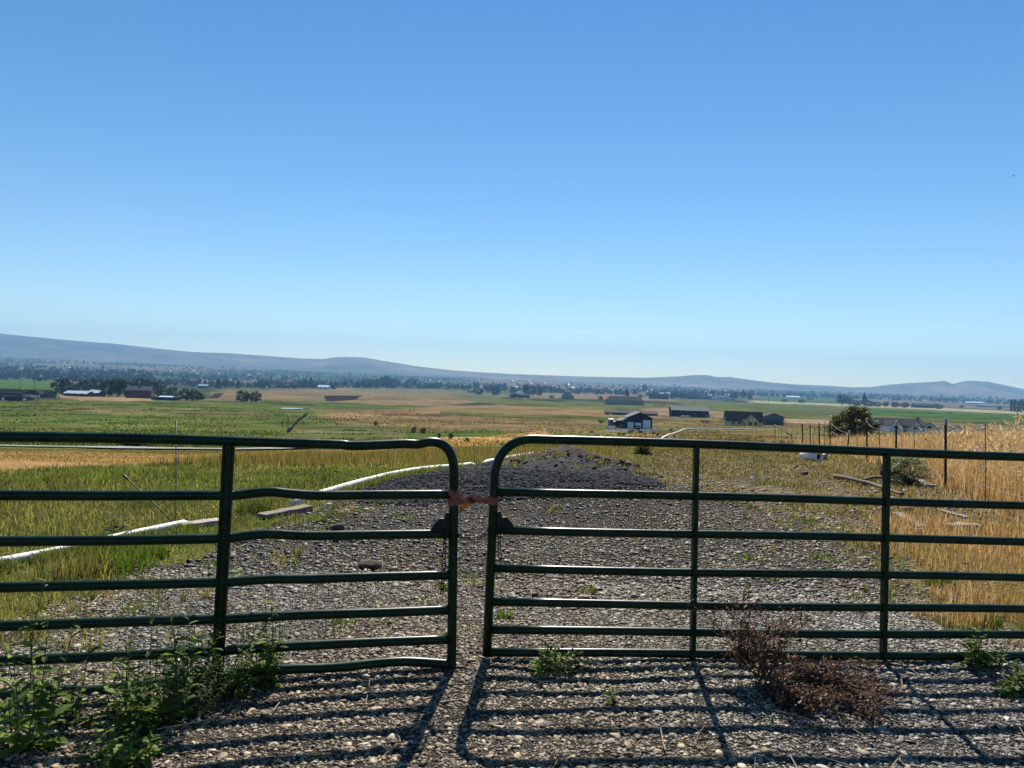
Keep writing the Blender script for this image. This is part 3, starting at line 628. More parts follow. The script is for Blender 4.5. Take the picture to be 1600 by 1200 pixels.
low = (beyond < .5); C[low & (fbm(xx * .6, yy * .5, 62) > .25)] *= (.82, .86, .68)
hh = tall * rng.uniform(.45, 1.1, n) * (1 + .5 * rs)
hd = rng.random(n) < .12 + .28 * beyond
blades('golden_grass', xx[~hd], yy[~hd], hh[~hd] * .9, np.maximum(.006, yy[~hd] * .0009), C[~hd], .45, M_STRAW, kind='stuff')
blades('golden_grass', xx[hd], yy[hd], hh[hd] * 1.05, np.maximum(.0045, yy[hd] * .0006), C[hd] * 1.15, .35, M_STRAW, .22, kind='stuff')
# pale plume grass at the right edge
xx, yy = area(900, 8.1, 11.5, 12.3, 16.0); n = len(xx); C = mix([(.66, .56, .38), (.58, .45, .26)], n)
blades('plume_grass', xx, yy, rng.uniform(.95, 1.45, n) * np.clip((xx / yy - .565) / .11, .3, 1), np.full(n, .006), C, .35, M_STRAW, .24, kind='stuff')
# rough growth on the pastures far below
xx, yy = scr(78000, 45, 520, -1450, 1300); k = ~inpoly(xx, yy, P_GOLD) & (fbm(xx * .05, yy * .02, 66) > -.1); xx, yy = xx[k], yy[k]; n = len(xx)
C = ground_col(xx, yy) * rng.uniform(.45, 1.45, (n, 1)); C = np.where((rng.random(n) < .15)[:, None], C * .55, C)
gr_ = (C[:, 2] + 0 > .18); C = C[~gr_]; xx = xx[~gr_]; yy = yy[~gr_]; n = len(xx)
blades('pasture_grass', xx, yy, np.where((yy < 72) & (xx < 0), .04, rng.uniform(.1, .4, n) * (1 + yy * .0012)), yy * .0022, C, .5, kind='stuff')
# dry stalks lying on the gravel
n = 420; yy = rng.uniform(2.4, 6.5, n); xx = rng.uniform(-.85, .85, n) * yy; L = rng.uniform(.05, .34, n); a = rng.uniform(0, 3.14, n); mb = MB()
for i in range(n):
    q = [Vector((xx[i] + math.cos(a[i]) * L[i] * t, yy[i] + math.sin(a[i]) * L[i] * t + .04 * L[i] * math.sin(t * 5 + i), 0)) for t in (0, .33, .66, 1)]
    for j, p in enumerate(q): p.z = h1(p.x, p.y) + .012 + .03 * abs(math.sin(i * 1.7 + j)) * L[i] * 2
    c = random.choice([(.55, .45, .28), (.62, .55, .4), (.4, .3, .18), (.5, .36, .2)])
    mb.sweep(q, [random.uniform(.0016, .0032)] * 3 + [.0008], 4, col=c)
mb.build('straw_litter', M_STRAW, kind='stuff')
# little rosettes and clumps of green in the gravel and along its edges
def tuft(name, label, pos, n, r, h, cols, w=.006, lean=.9, group=None, mat=None):
    a = rng.uniform(0, 6.28, n); d = r * np.sqrt(rng.random(n)); x = pos.x + np.cos(a) * d; y = pos.y + np.sin(a) * d
    o = blades(name, x - pos.x, y - pos.y, h * rng.uniform(.5, 1.1, n), np.full(n, w), mix(cols, n), lean, mat, z=H(x, y) - pos.z - .01)
    o.location = pos; return tag(o, label, 'grass tuft' if 'grass' in name else 'weed', group)
G2 = [(.10, .16, .025), (.14, .19, .035), (.07, .12, .02)]
for px, py, w_, lab in [(186, 890, 90, 'bright green grass tuft beside the white pipe, at the gravel edge'), (395, 800, 46, 'dark green grass tuft just behind the wide gate brace'), (112, 905, 100, 'tall tan dry grass tussock at the near end of the white pipe'), (1545, 975, 34, 'upright green grass tuft under the golden grass by the right gate'), (1470, 915, 40, 'low green tuft at the foot of the golden grass'), (240, 870, 44, 'smaller green tuft beside the pipe, close behind the third rail')]:
    p = at(px, py); m_ = p.y / F
    tuft('grass_tuft', lab, p, 240, w_ * m_ * .55, w_ * m_ * .62, [(.30, .24, .10), (.22, .18, .07), (.13, .14, .04)] if 'tan' in lab else G2 if 'dark' not in lab else [(.05, .09, .02), (.08, .11, .03)], .007, .75)
k = 0; spots = [(1270, 815), (1328, 822), (1350, 850), (1283, 872), (1305, 880), (1400, 895), (1385, 928), (1205, 905), (1370, 835), (1335, 935), (455, 880), (615, 808), (920, 925), (1000, 880), (735, 905), (540, 975), (870, 800), (505, 815), (310, 1010), (690, 920), (1165, 875), (1250, 790), (790, 965), (360, 895)]
for i, (px, py) in enumerate(spots):
    p = at(px, py); near = 'on the gravel behind the straight gate' if px > 770 else 'on the gravel behind the bent gate' if px < 690 else 'on the gravel in the gap between the gates'
    same = [s for s in spots if (s[0] > 770) == (px > 770) and (s[0] < 690) == (px < 690)]; same.sort(); q = same.index((px, py))
    tuft('weed_tuft', f'small weed {near}, {ORD[q]} from left', p, 46, random.uniform(.06, .13), random.uniform(.05, .10), G2, .012, 1.1, 'small weeds in the gravel')

# ------------------------------------------------------------------ pipes, planks, rods and rubbish lying about
M_PIPE = plain('white_pipe', (.66, .65, .61), .5, 0, 2.2, .22)
def ground_path(pts, lift=0, n=8):
    P = dense([at(*p) for p in pts], n); return [Vector((p.x, p.y, h1(p.x, p.y) + lift)) for p in P]
def pipe(label, pts, r, lift=.6):
    if len(pts) == 2:
        A, B = at(*pts[0]), at(*pts[1]); q = [A.lerp(B, t) + Vector((.025 * math.sin(5 * t), 0, 0)) for t in np.linspace(0, 1, 26)]; zz = np.array([h1(p.x, p.y) for p in q]); zz = np.convolve(np.pad(zz, 3, mode='edge'), np.ones(7) / 7, 'valid') + r * lift + .015; zz[-1] -= r; zz[0] -= r
        for p, z_ in zip(q, zz): p.z = float(z_)
    else: q = ground_path(pts, r * lift)
    mb = MB(); mb.sweep(q, r, 12)
    a, b = q[0], q[1]; o = q[0].copy()
    for i in range(len(mb.v)): mb.v[i] = tuple(Vector(mb.v[i]) - o)
    ob = mb.build('white_pipe', M_PIPE, smooth=True); ob.location = o
    # coupling collars every few metres, as one sleeve part each
    d = 0
    for i in range(1, len(q)):
        d += (q[i] - q[i - 1]).length
        if d > 6: d = 0; c = MB(); t = (q[i] - q[i - 1]).normalized(); c.sweep([q[i] - t * .09 - o, q[i] + t * .09 - o], r * 1.12, 12); c.build('coupling', M_PIPE, ob, True)
    return tag(ob, label, 'pipe', 'white irrigation pipes')
pipe('white irrigation pipe half hidden in grass along the left edge of the gravel, nearest length', [(-60, 896), (300, 821)], .040, .5)
pipe('white irrigation pipe running up to the bent gate end post between meadow and gravel', [(455, 790), (742, 727.5)], .046, .6)
pipe('white irrigation pipe beyond the gap, at the far left edge of the dark gravel', [(752, 725), (852, 708)], .055)
pipe('long white pipe bending down the hill in front of the farm shop', [(1018, 694), (1034, 687), (1050, 679), (1068, 671.5), (1085, 670.5), (1140, 671), (1215, 672)], .22, .9)
M_WOOD = plain('weathered_wood', (.26, .22, .17), .85, 0, 4, .35, .4, .2, (1, 12, 12))
def plank(name, label, a, b, w, t, mat=M_WOOD, lift=0, cat='plank'):
    A, B = at(*a), at(*b); c = (A + B) / 2; d = B - A; mb = MB()
    n = 7; P = [A.lerp(B, i / (n - 1)) - c for i in range(n)]
    P = [p + Vector((0, 0, t * .5 + lift + random.uniform(-.004, .004))) for p in P]
    mb.sweep(P, 1, prof=[(-w / 2, -t / 2), (w / 2, -t / 2), (w / 2 * .94, t / 2), (-w / 2 * .97, t / 2)], up=(0, 0, 1))
    o = mb.build(name, mat, bevel=t * .12); o.location = c; return tag(o, label, cat)
plank('plank', 'weathered grey plank on the gravel edge just right of the wide gate brace', (408, 811), (482, 797), .16, .06)
plank('plank', 'pale broken board lying at the end of the nearest white pipe', (280, 826), (345, 817), .17, .05, plain('pale_board', (.40, .33, .25), .8, 0, 5, .3, .3))
plank('plank', 'pale short plank in dry grass under the second steel fence post', (1424, 752), (1455, 763), .2, .07, plain('pale_board', (.40, .33, .25)))
plank('plank', 'long grey board lying on the dry ground below the fence, lower of two', (1402, 806), (1442, 828), .13, .05)
plank('plank', 'thin grey board lying in the golden grass, right of the crossed poles', (1468, 800), (1512, 812), .10, .04)
def pole(name, label, pts, r, mat, cat):
    q = ground_path(pts, r + .03, 5); o = q[0].copy(); mb = MB(); mb.sweep([p - o for p in q], [r * (1 - .4 * i / len(q)) for i in range(len(q))], 8)
    ob = mb.build(name, mat, smooth=True); ob.location = o; return tag(ob, label, cat)
M_BARK = plain('bark', (.14, .10, .07), .9, 0, 9, .4, .5)
pole('fallen_branch', 'long bare branch lying on the ground in front of the sagebrush', [(1304, 749), (1330, 754), (1362, 762), (1385, 770), (1410, 779)], .04, M_BARK, 'branch')
pole('fallen_branch', 'shorter curved branch lying behind the long bare branch', [(1348, 755), (1360, 751), (1378, 751), (1396, 756), (1416, 760)], .03, M_BARK, 'branch')
# flat pale slab and stones
def rock(label, px, py, w, h, c, cat='rock', name='rock', y=None):
    p = at(px, py); m_ = p.y / F; V0, T0 = ico(2); V = V0 * np.array([w * m_ / 2, w * m_ * .35, h * m_ * .62])
    nz = 1 + .5 * fbm(V0[:, 0] * 1.6 + px, V0[:, 1] * 1.6 + V0[:, 2] * 2.1, 5, 3); V = V * nz[:, None]
    cl = np.array(c)[None] * (1 + .5 * fbm(V0[:, 0] * 4, V0[:, 1] * 4 + V0[:, 2] * 5 + px, 9))[:, None]
    o = mesh_np(name, V, T0, attrmat('rock_' + str(px), .85, .2, 30, .35), cl); o.location = p + Vector((0, 0, h * m_ * .25)); return tag(o, label, cat)
rock('pale flat stone lying in the dry grass below the fence', 1503, 827, 50, 14, (.5, .43, .35))
rock('brown clod of earth on the gravel behind the bent gate, nearer of two', 578, 888, 36, 14, (.10, .065, .045), 'clod', 'earth_clod')
rock('brown clod of earth on the gravel behind the bent gate, upper of two', 527, 828, 22, 12, (.12, .08, .06), 'clod', 'earth_clod')
rock('dark stone on the turf just right of the dark gravel', 1032, 747, 10, 6, (.2, .2, .2))
rock('dark dirt clod under the sagebrush beside the fallen poles', 1421, 799, 16, 9, (.07, .05, .04), 'clod', 'earth_clod')
rock('brown stone on the turf left of the fallen branch', 1257, 742, 12, 7, (.12, .09, .07))
rock('small white stone on the grass beyond the dark gravel', 1017, 729, 6, 5, (.6, .58, .54))
# dirt mound at the end of the dark gravel
mc = at(884, 733); q = 56; V = []; mr_ = mc.y / F
for i in range(q):
    for j in range(q):
        a = (i / (q - 1) * 2 - 1); b = (j / (q - 1) * 2 - 1); x = mc.x + a * 108 * mr_; y = mc.y + 1.2 + b * 2.6; r = math.hypot(a * (1 if a < 0 else .82), b)
        V.append((x - mc.x, y - mc.y, r))
V = np.array(V); x = V[:, 0] + mc.x; y = V[:, 1] + mc.y
hm = (.46 * np.clip(1 - V[:, 2], 0, 1) ** .95 + .2 * (fbm(x * 1.3, y * 1.3, 14, 4)) * np.clip(1.35 - V[:, 2], 0, .7) + .07 * fbm(x * 7, y * 7, 15, 3)); hm = np.where(V[:, 2] > 1, -.06, hm)
V[:, 2] = H(x, y) + hm - mc.z; ii = (np.arange(q - 1)[:, None] * q + np.arange(q - 1)[None]).ravel()
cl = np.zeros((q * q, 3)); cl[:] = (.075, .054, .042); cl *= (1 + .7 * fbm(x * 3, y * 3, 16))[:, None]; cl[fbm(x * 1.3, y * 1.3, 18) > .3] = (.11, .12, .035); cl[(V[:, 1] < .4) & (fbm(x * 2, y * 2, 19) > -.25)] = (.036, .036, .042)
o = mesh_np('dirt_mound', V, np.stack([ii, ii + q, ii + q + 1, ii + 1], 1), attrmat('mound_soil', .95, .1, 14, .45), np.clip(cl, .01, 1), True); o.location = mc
tag(o, 'brown dirt mound with clods at the far end of the dark gravel', 'dirt mound')
_r = np.sqrt(rng.random(1500)); _a = rng.uniform(0, 6.28, 1500); xx = mc.x + np.where(np.cos(_a) > 0, 1 / .82, 1) * np.cos(_a) * _r * 108 * mr_; yy = mc.y + 1.2 + np.sin(_a) * _r * 2.6
def mz(x, y): return 0
cl = mix([(.13, .09, .065), (.17, .12, .085), (.10, .07, .05), (.22, .18, .14)], 1500)
dg = bpy.context.evaluated_depsgraph_get
rr_ = np.hypot((xx - mc.x) / (108 * mr_), (yy - mc.y - 1.2) / 2.6); rr_ = np.hypot(np.where(xx > mc.x, .82, 1) * (xx - mc.x) / (108 * mr_), (yy - mc.y - 1.2) / 2.6); kk = rr_ < .97; xx, yy, cl, rr_ = xx[kk], yy[kk], cl[kk], rr_[kk]
cd_ = stones('clod_layer', xx, yy, np.clip(rng.lognormal(math.log(.034), .65, len(xx)), .01, .2), cl, 0, .7, .3, mat=M_DARKSTONE)
co = np.zeros(len(cd_.data.vertices) * 3); cd_.data.vertices.foreach_get('co', co); co = co.reshape(-1, 12, 3); co[:, :, 2] += (.45 * (1 - rr_) ** .95)[:, None]; co -= np.array(mc); cd_.data.vertices.foreach_set('co', co.ravel().astype(np.float32)); cd_.data.update()
rr3 = np.sqrt(rng.random(70)) ; a3 = rng.uniform(0, 6.28, 70); gx3 = np.repeat(mc.x + np.cos(a3) * rr3 * 110 * mr_, 24) + rng.normal(0, .06, 1680); gy3 = np.repeat(mc.y + 1.2 + np.sin(a3) * rr3 * 2.6, 24) + rng.normal(0, .06, 1680)
blades('mound_grass', gx3, gy3, rng.uniform(.05, .16, 1680), np.full(1680, .016), mix(GREEN, 1680), .8, z=H(gx3, gy3) + .44 * np.repeat(np.clip(1 - rr3, 0, 1) ** .95, 24) - .02, kind='stuff')
cd_.name = 'clods'; cd_.parent = o; cd_['kind'] = 'stuff'
# white culvert pipe with a dark open end and its smaller offcut
p = at(1280, 722); m_ = p.y / F
root = empty('culvert_pipe', p); tag(root, 'short fat white culvert pipe lying open end towards the gate', 'pipe')
ax = Vector((-.4, 1.0, 0)).normalized(); R_ = .15
def openpipe(root, a, ax, L, R_, nm):
    mb = MB(); n = 20; s = ax.cross(Vector((0, 0, 1))).normalized(); u_ = s.cross(ax); V = []
    for (d, r) in ((0, R_), (L * .5, R_), (L, R_), (L, R_ * .62), (0, R_ * .62)):
        V += [a + ax * d + s * math.cos(6.2832 * k / n) * r + u_ * math.sin(6.2832 * k / n) * r for k in range(n)]
    Fs = [(i * n + k, i * n + (k + 1) % n, ((i + 1) % 5) * n + (k + 1) % n, ((i + 1) % 5) * n + k) for i in range(5) for k in range(n)]
    mb.add(V, Fs); return mb.build(nm, M_PIPE, root, True)
openpipe(root, Vector((0, 0, R_)), ax, .62, R_, 'pipe_barrel')
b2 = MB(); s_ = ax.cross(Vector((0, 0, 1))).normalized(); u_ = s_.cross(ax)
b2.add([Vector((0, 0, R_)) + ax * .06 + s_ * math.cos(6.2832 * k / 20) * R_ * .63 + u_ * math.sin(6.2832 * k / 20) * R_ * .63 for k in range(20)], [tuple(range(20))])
b2.build('inside_shade_disc', plain('painted_pipe_shade', (.02, .018, .015), .9), root)  # near-black disc set in the bore paints the shade inside the pipe
p2 = at(1291, 719); r2 = empty('pipe_ring', p2); tag(r2, 'small pipe offcut leaning against the fat white culvert pipe', 'pipe offcut')
openpipe(r2, Vector((0.02, 0, .09)), Vector((-.9, .5, .1)).normalized(), .14, .09, 'ring'); r2.children[0].data.materials[0] = plain('grey_pipe', (.25, .24, .23), .5)
# grass lapping over the near pipes
for a_, b_, cnt in (((-60, 900), (300, 825), 90), ((455, 793), (742, 730), 70)):
    A, B = at(*a_), at(*b_); tt = rng.random(cnt); m_ = 34; n = cnt * m_; rr2 = np.repeat(rng.uniform(.03, .13, cnt), m_) * np.sqrt(rng.random(n)); aa = rng.uniform(0, 6.28, n)
    xx = np.repeat(A.x + (B.x - A.x) * tt + rng.uniform(-.02, .16, cnt), m_) + np.cos(aa) * rr2; yy = np.repeat(A.y + (B.y - A.y) * tt - rng.uniform(0, .12, cnt), m_) + np.sin(aa) * rr2
    blades('verge_grass', xx, yy, np.repeat(rng.uniform(.05, .16, cnt), m_) * rng.uniform(.6, 1.2, n), np.full(n, .007), mix(GREEN, n, [.3, .3, .15, .15, .1]), .8, kind='stuff')
# thin rods
M_ROD = plain('rod_steel', (.30, .28, .27), .5, .3); M_RODD = plain('rod_dark', (.03, .025, .022), .6)
def rod(label, A, B, r, capc=None, name='marker_rod'):
    root = empty(name, A); tag(root, label, 'rod'); mb = MB(); d = B - A; mb.sweep([Vector((0, 0, -.03)), d * .5 + Vector((.004, 0, 0)), d], r, 6); mb.build('shaft', M_ROD if capc is None else M_RODD, root, True)
    if capc is not None:
        c = MB(); t = d.normalized(); c.sweep([d - t * .01, d + t * .02, d + t * .03, d + t * .06, d + t * .075], [.008, .016, .01, .017, .006], 8); c.build('cap', M_RODD, root, True)
A = at(274, 818); rod('tall thin grey rod standing in the meadow beside the white pipe', A, ray(275, 657, A.y), .0075)
A = at(279, 822); rod('dark rod leaning left out of the white pipe, with a black cap', A, ray(199, 748, A.y + .3), .0065, 1)
A = at(597, 755); rod('pale thin rod leaning left over the meadow beside the white pipe', A, ray(528, 737, A.y + .4), .006, 1)
A = at(741, 722); rod('short thin rod standing in the meadow seen through the gap between the gates', A, ray(740, 691, A.y), .008)

# ------------------------------------------------------------------ wire fence on the right
M_POST = plain('rusty_post', (.055, .035, .028), .8, .1, 20, .4, .2); M_WHITE = plain('post_tip_paint', (.62, .6, .58), .6); M_WIRE = plain('fence_wire', (.16, .14, .13), .5, .6); M_THIN = plain('thin_stake', (.20, .13, .09), .8)
FP = [(1211, 664, 688, 62, 1, 0), (1217, 664.5, 690, 57, 0, 0), (1221, 664.5, 691, 54, 0, 1), (1230, 665, 693, 50, 0, 0), (1237, 665, 695, 46.5, 0, 1), (1245, 665, 697, 43.5, 0, 0), (1254, 662, 699, 40.5, 1, 0), (1266, 664, 702, 37, 1, 0), (1271, 666, 703, 35.5, 0, 2), (1280, 661, 705, 32.5, 1, 0), (1288, 658, 708, 30.5, 0, 1), (1297, 657, 711, 28.5, 1, 0), (1323, 674, 715, 26, 1, 4), (1338, 664, 716, 25, 0, 1), (1354.5, 655, 722, 22, 2, 0), (1373, 666, 726, 20.5, 0, 1), (1400, 659, 733, 18.3, 1, .5), (1429, 661, 740, 16.6, 0, -1.5), (1477.5, 655, 768, 13.4, 2, 0), (1540, 662, 775, 11.4, 0, -.8), (1645, 640, 830, 9.2, 1, 0)]
fb = atY(1478, 768, 13.4); fence = empty('wire_fence', fb); tag(fence, 'sagging wire fence on rusty steel posts along the golden grass', 'fence')
tops = []
for i, (px, pt, pb, Y, kind_, tl) in enumerate(FP):
    b = atY(px, pb, Y); t = ray(px + tl, pt, Y); tops.append((b, t, kind_))
    m = MB(); d = t - b
    if kind_:
        P = [b - fb, t - fb]; w = .021 if Y < 30 else .028
        m.sweep(P, 1, prof=[(-w, -.006), (-w, .006), (-.006, .006), (-.006, w * 1.5), (.006, w * 1.5), (.006, .006), (w, .006), (w, -.006)], up=(0, -1, 0))
        po = m.build('post', M_POST, fence)
        if kind_ == 2 or Y in (18.3, 26):
            c = MB(); c.box(t - fb - Vector((0, 0, .03)), (.055, .03, .14)); c.build('painted_tip', M_WHITE, po)
    else: m.sweep([b - fb, b.lerp(t, .5) - fb + Vector((.02 * math.sin(i * 3), 0, 0)), t - fb], .009 if Y < 20 else .012, 6); m.build('stake', M_THIN, fence, True)
ln = [x for x in tops]
for fr in (.95, .72, .48, .25):
    P = []
    for (b, t, kd), (b2_, t2_, kd2) in zip(ln[:-1], ln[1:]):
        a = b.lerp(t, min(fr, .97)); c = b2_.lerp(t2_, min(fr, .97)); sg = .05 + .05 * abs(math.sin(a.x * 7 + fr * 9)) if fr > .6 else .02
        P += [p - fb for p in hang(a, c, sg, 7)[:-1]]
    P.append(ln[-1][0].lerp(ln[-1][1], fr) - fb); m = MB(); m.sweep(P, .0042 if fr < .9 else .005, 5); m.build('wire', M_WIRE, fence, True)
br = MB(); a = tops[0][1] - fb; b = tops[4][0] - fb + Vector((0, 0, .6)); br.sweep([a, b], .04, 8); br.build('corner_brace', M_POST, fence, True)

# ------------------------------------------------------------------ weeds
def leaf(mb, base, d, nrm, L, W, cols, lob=True, bend=.3):
    d = d.normalized(); s = d.cross(nrm).normalized(); nrm = s.cross(d)
    prof = [(.0, .04), (.12, .12), (.22, .42), (.32, .2), (.45, .5), (.56, .26), (.7, .48), (.82, .3), (1, .0)] if lob else [(0, .05), (.3, .35), (.6, .42), (.85, .25), (1, 0)]
    V = []
    for t, w in prof:
        c = base + d * (t * L) - nrm * (bend * L * t * t)
        V += [c - s * (w * W) + nrm * (w * W * .3), c, c + s * (w * W) + nrm * (w * W * .3)]
    Fs = []
    for i in range(len(prof) - 1):
        k = i * 3; Fs += [(k, k + 1, k + 4, k + 3), (k + 1, k + 2, k + 5, k + 4)]
    mb.add(V, Fs, cols)
WG = [(.15, .24, .042), (.21, .30, .06), (.28, .36, .08), (.09, .15, .034)]
def weed(name, label, px, py, top, spread, stems, leafL, seed, cols=WG, lob=True, nl=16, stemc=(.07, .10, .03), cat='weed', group=None, Y=None, lw=.42, stemr=.0035):
    random.seed(seed); p = at(px, py) if Y is None else atY(px, py, Y); m_ = p.y / F; Hh = top * m_; root = empty(name, p); tag(root, label, cat, group); sm = MB(); lm = MB()
    for k in range(stems):
        a = random.uniform(0, 6.28); d = spread * m_ * math.sqrt(random.random()) * .5; b = Vector((math.cos(a) * d * .5, math.sin(a) * d * .35, -.01)); hk = Hh * (1 if k == 0 else random.uniform(.45, .95))
        tip = b + Vector((math.cos(a) * d, math.sin(a) * d * .7, hk)); mid = b.lerp(tip, .5) + Vector((random.uniform(-.03, .03), random.uniform(-.03, .03), 0)) * hk * 2
        P = dense([b, mid, tip], 4); sm.sweep(P, [stemr * (1 - .75 * i / len(P)) for i in range(len(P))], 5, col=stemc)
        for j in range(nl):
            t = (j + random.random()) / nl * .97 + .03; q = P[min(int(t * (len(P) - 1)), len(P) - 1)].lerp(P[min(int(t * (len(P) - 1)) + 1, len(P) - 1)], t * (len(P) - 1) % 1)
            an = j * 2.4 + random.uniform(-.5, .5); L = leafL * random.uniform(.4, 1.1) * (1.1 - .75 * t); dr_ = Vector((math.cos(an), math.sin(an), random.uniform(.0, .9) if t > .25 else random.uniform(-.1, .4)))
            c = random.choice(cols); v = random.uniform(.75, 1.3); leaf(lm, q, dr_, Vector((0, 0, 1)) + Vector((random.uniform(-.5, .5), random.uniform(-.5, .5), 0)), L, L * lw, [x * v for x in c], lob, random.uniform(.1, .5))
    sm.build('stems', M_TWIG, root, True); lm.build('leaves', M_LEAF, root); return root
g_ = 'green weeds in front of the bent gate'
weed('lobed_weed', 'big green weed filling the bottom left corner, browning at its foot', 35, 1170, 215, 120, 9, .13, 1, group=g_)
weed('lobed_weed', 'tall thin weed reaching the fourth rail near the left edge of the picture', 48, 1090, 210, 40, 2, .10, 2, nl=24, group=g_)
weed('lobed_weed', 'weed with yellowish leaves below the bent lowest rail, left of the big clump', 115, 1130, 130, 90, 6, .10, 3, [(.12, .16, .03), (.07, .11, .025)], group=g_)
weed('lobed_weed', 'tall leafy weed with bright tip crossing the two lowest rails of the bent gate', 195, 1120, 135, 70, 6, .12, 4, group=g_)
weed('lobed_weed', 'dense dark weed at the middle of the clump under the bent gate', 240, 1140, 120, 110, 10, .12, 5, [(.08, .13, .034), (.13, .20, .042), (.19, .26, .06)], nl=20, group=g_)
weed('lobed_weed', 'slender weed whose stem rises past the fifth rail, left of the wide brace', 236, 1100, 175, 50, 3, .09, 6, nl=20, group=g_)
weed('fine_weed', 'wispy grey green weed sprawling right of the dark weed clump', 290, 1115, 105, 120, 22, .042, 7, [(.12, .16, .07), (.09, .125, .05), (.19, .20, .11)], False, 46, (.10, .10, .06), lw=.3, stemr=.0025, group=g_)
weed('fine_weed', 'wispy weed in front of the foot of the wide gate brace', 345, 1080, 110, 80, 16, .046, 8, [(.07, .10, .04), (.10, .13, .05)], False, 30, (.08, .09, .05), lw=.3, stemr=.0025, group=g_)
weed('lobed_weed', 'tall bushy weed whose tips stand above the two lowest rails left of the wide brace', 285, 1085, 150, 90, 7, .11, 63, nl=20, group=g_)
weed('lobed_weed', 'tall leafy weed just right of the wide brace, thickest at its middle', 415, 1068, 150, 56, 5, .10, 64, nl=22, group=g_)
weed('lobed_weed', 'leafy green weed between the dark clump and the wide brace, under the lowest rail', 310, 1088, 95, 90, 8, .10, 61, group=g_)
weed('lobed_weed', 'broad weed at the foot of the wide brace hiding the lowest rail', 372, 1082, 80, 80, 7, .10, 62, group=g_)
weed('lobed_weed', 'leafy weed climbing the lower rails right of the wide brace', 400, 1060, 100, 60, 6, .10, 9, group=g_)
weed('lobed_weed', 'tall narrow weed standing right of the wide brace up to the fourth rail', 424, 1060, 140, 30, 3, .08, 10, nl=26, group=g_)
weed('lobed_weed', 'low broad leaved weed nearest the bottom edge under the clump', 190, 1190, 50, 90, 6, .11, 11, group=g_)
weed('lobed_weed', 'small low weed between the shadows at the bottom edge, right of the clump', 235, 1180, 50, 50, 4, .09, 12, group=g_)
weed('thistle', 'dark thistle standing in the meadow beside the white pipe', 186, 838, 46, 26, 3, .12, 13, [(.04, .05, .03), (.07, .06, .045), (.06, .085, .03)], True, 14, cat='thistle')
g_ = 'green weeds in front of the straight gate'
weed('lobed_weed', 'pair of upright weeds at the lowest rail near the gap', 835, 1052, 58, 36, 4, .09, 14, group=g_)
weed('lobed_weed', 'bushier weed at the lowest rail just left of the single seedling', 872, 1052, 54, 50, 5, .09, 15, group=g_)
weed('lobed_weed', 'drooping dark weed at the lowest rail, rightmost of the three by the gap', 905, 1046, 44, 34, 3, .08, 16, [(.04, .065, .02), (.07, .11, .025)], group=g_)
weed('lobed_weed', 'single bright seedling on the shadowed gravel below the straight gate', 961, 1096, 22, 16, 3, .075, 17, [(.11, .17, .03), (.14, .2, .04)], nl=7, group=g_)
weed('lobed_weed', 'tall bright green weed at the right end of the straight gate', 1524, 1042, 68, 50, 6, .11, 18, [(.15, .22, .045), (.11, .175, .03), (.20, .27, .06)], group=g_)
weed('lobed_weed', 'spreading green weed crossing the lowest rail near the right edge', 1556, 1042, 48, 50, 5, .10, 19, [(.14, .21, .04), (.10, .16, .03)], group=g_)
weed('lobed_weed', 'green weed standing on the gravel below the rails near the right edge', 1574, 1086, 40, 22, 3, .10, 20, [(.15, .22, .045), (.10, .16, .03)], group=g_)
weed('lobed_weed', 'green weed cut by the right edge of the picture', 1603, 1085, 60, 40, 5, .10, 21, [(.12, .17, .03), (.08, .13, .02)], group=g_)
# the dry reddish weed: fine twigs carrying small dead leaves
def dry_bush(label, px, py, top, wid, seed, fall):
    random.seed(seed); p = at(px, py); m_ = p.y / F; root = empty('dry_weed', p); tag(root, label, 'dry weed', 'dead reddish weeds in front of the straight gate'); sm = MB(); lm = MB()
    RC = [(.15, .09, .06), (.21, .125, .085), (.11, .08, .055), (.32, .23, .14), (.25, .13, .105)]
    def grow(b, d, L, r, lev):
        n = 4; P = [b]
        for i in range(n): d = (d + Vector((random.uniform(-.22, .22), random.uniform(-.22, .22), random.uniform(-.16, .08) if fall else random.uniform(-.1, .18)))).normalized(); P.append(P[-1] + d * L / n)
        for q in P: q.z = max(q.z, .006 + random.random() * .012)
        sm.sweep(P, [r * (1 - .15 * i) for i in range(n + 1)], 4, col=random.choice([(.12, .06, .045), (.16, .10, .07), (.07, .045, .035), (.3, .22, .15)]))
        if lev > 0:
            for _ in range(random.randint(4, 6)):
                t = random.randint(1, n); grow(P[t], (d + Vector((random.uniform(-.9, .9), random.uniform(-.9, .9), random.uniform(-.3, .25 if fall else .7)))).normalized(), L * random.uniform(.4, .65), r * .55, lev - 1)
        if lev < 2:
            for _ in range(7):
                q = random.choice(P) + Vector((random.gauss(0, .01), random.gauss(0, .01), random.gauss(0, .01))); dd = Vector((random.gauss(0, 1), random.gauss(0, 1), random.gauss(0, 1))).normalized()
                s = dd.cross(Vector((.3, .4, 1))).normalized(); l = random.uniform(.009, .024); lm.add([q, q + dd * l + s * l * .35, q + dd * l * 1.5, q + dd * l - s * l * .35], [(0, 1, 2, 3)], random.choice(RC))
    for _ in range(9):
        d = Vector((random.uniform(-.6, .6), random.uniform(-.5, .5), 1)) if not fall else Vector((random.uniform(.1, 1.2), random.uniform(-.5, .35), random.uniform(.02, .22)))
        grow(Vector((random.uniform(-.04, .04), random.uniform(-.03, .03), 0)), d.normalized(), (top if not fall else wid) * m_ * random.uniform(.55, .9), .005, 2)
    sm.build('twigs', M_TWIG, root, True); lm.build('dead_leaves', M_STRAW, root)
dry_bush('upright dead reddish brown weed beside the brace of the straight gate', 1190, 1068, 105, 80, 31, False)
dry_bush('dead reddish weed sprawled flat over the gravel under the straight gate', 1205, 1080, 72, 140, 32, True)
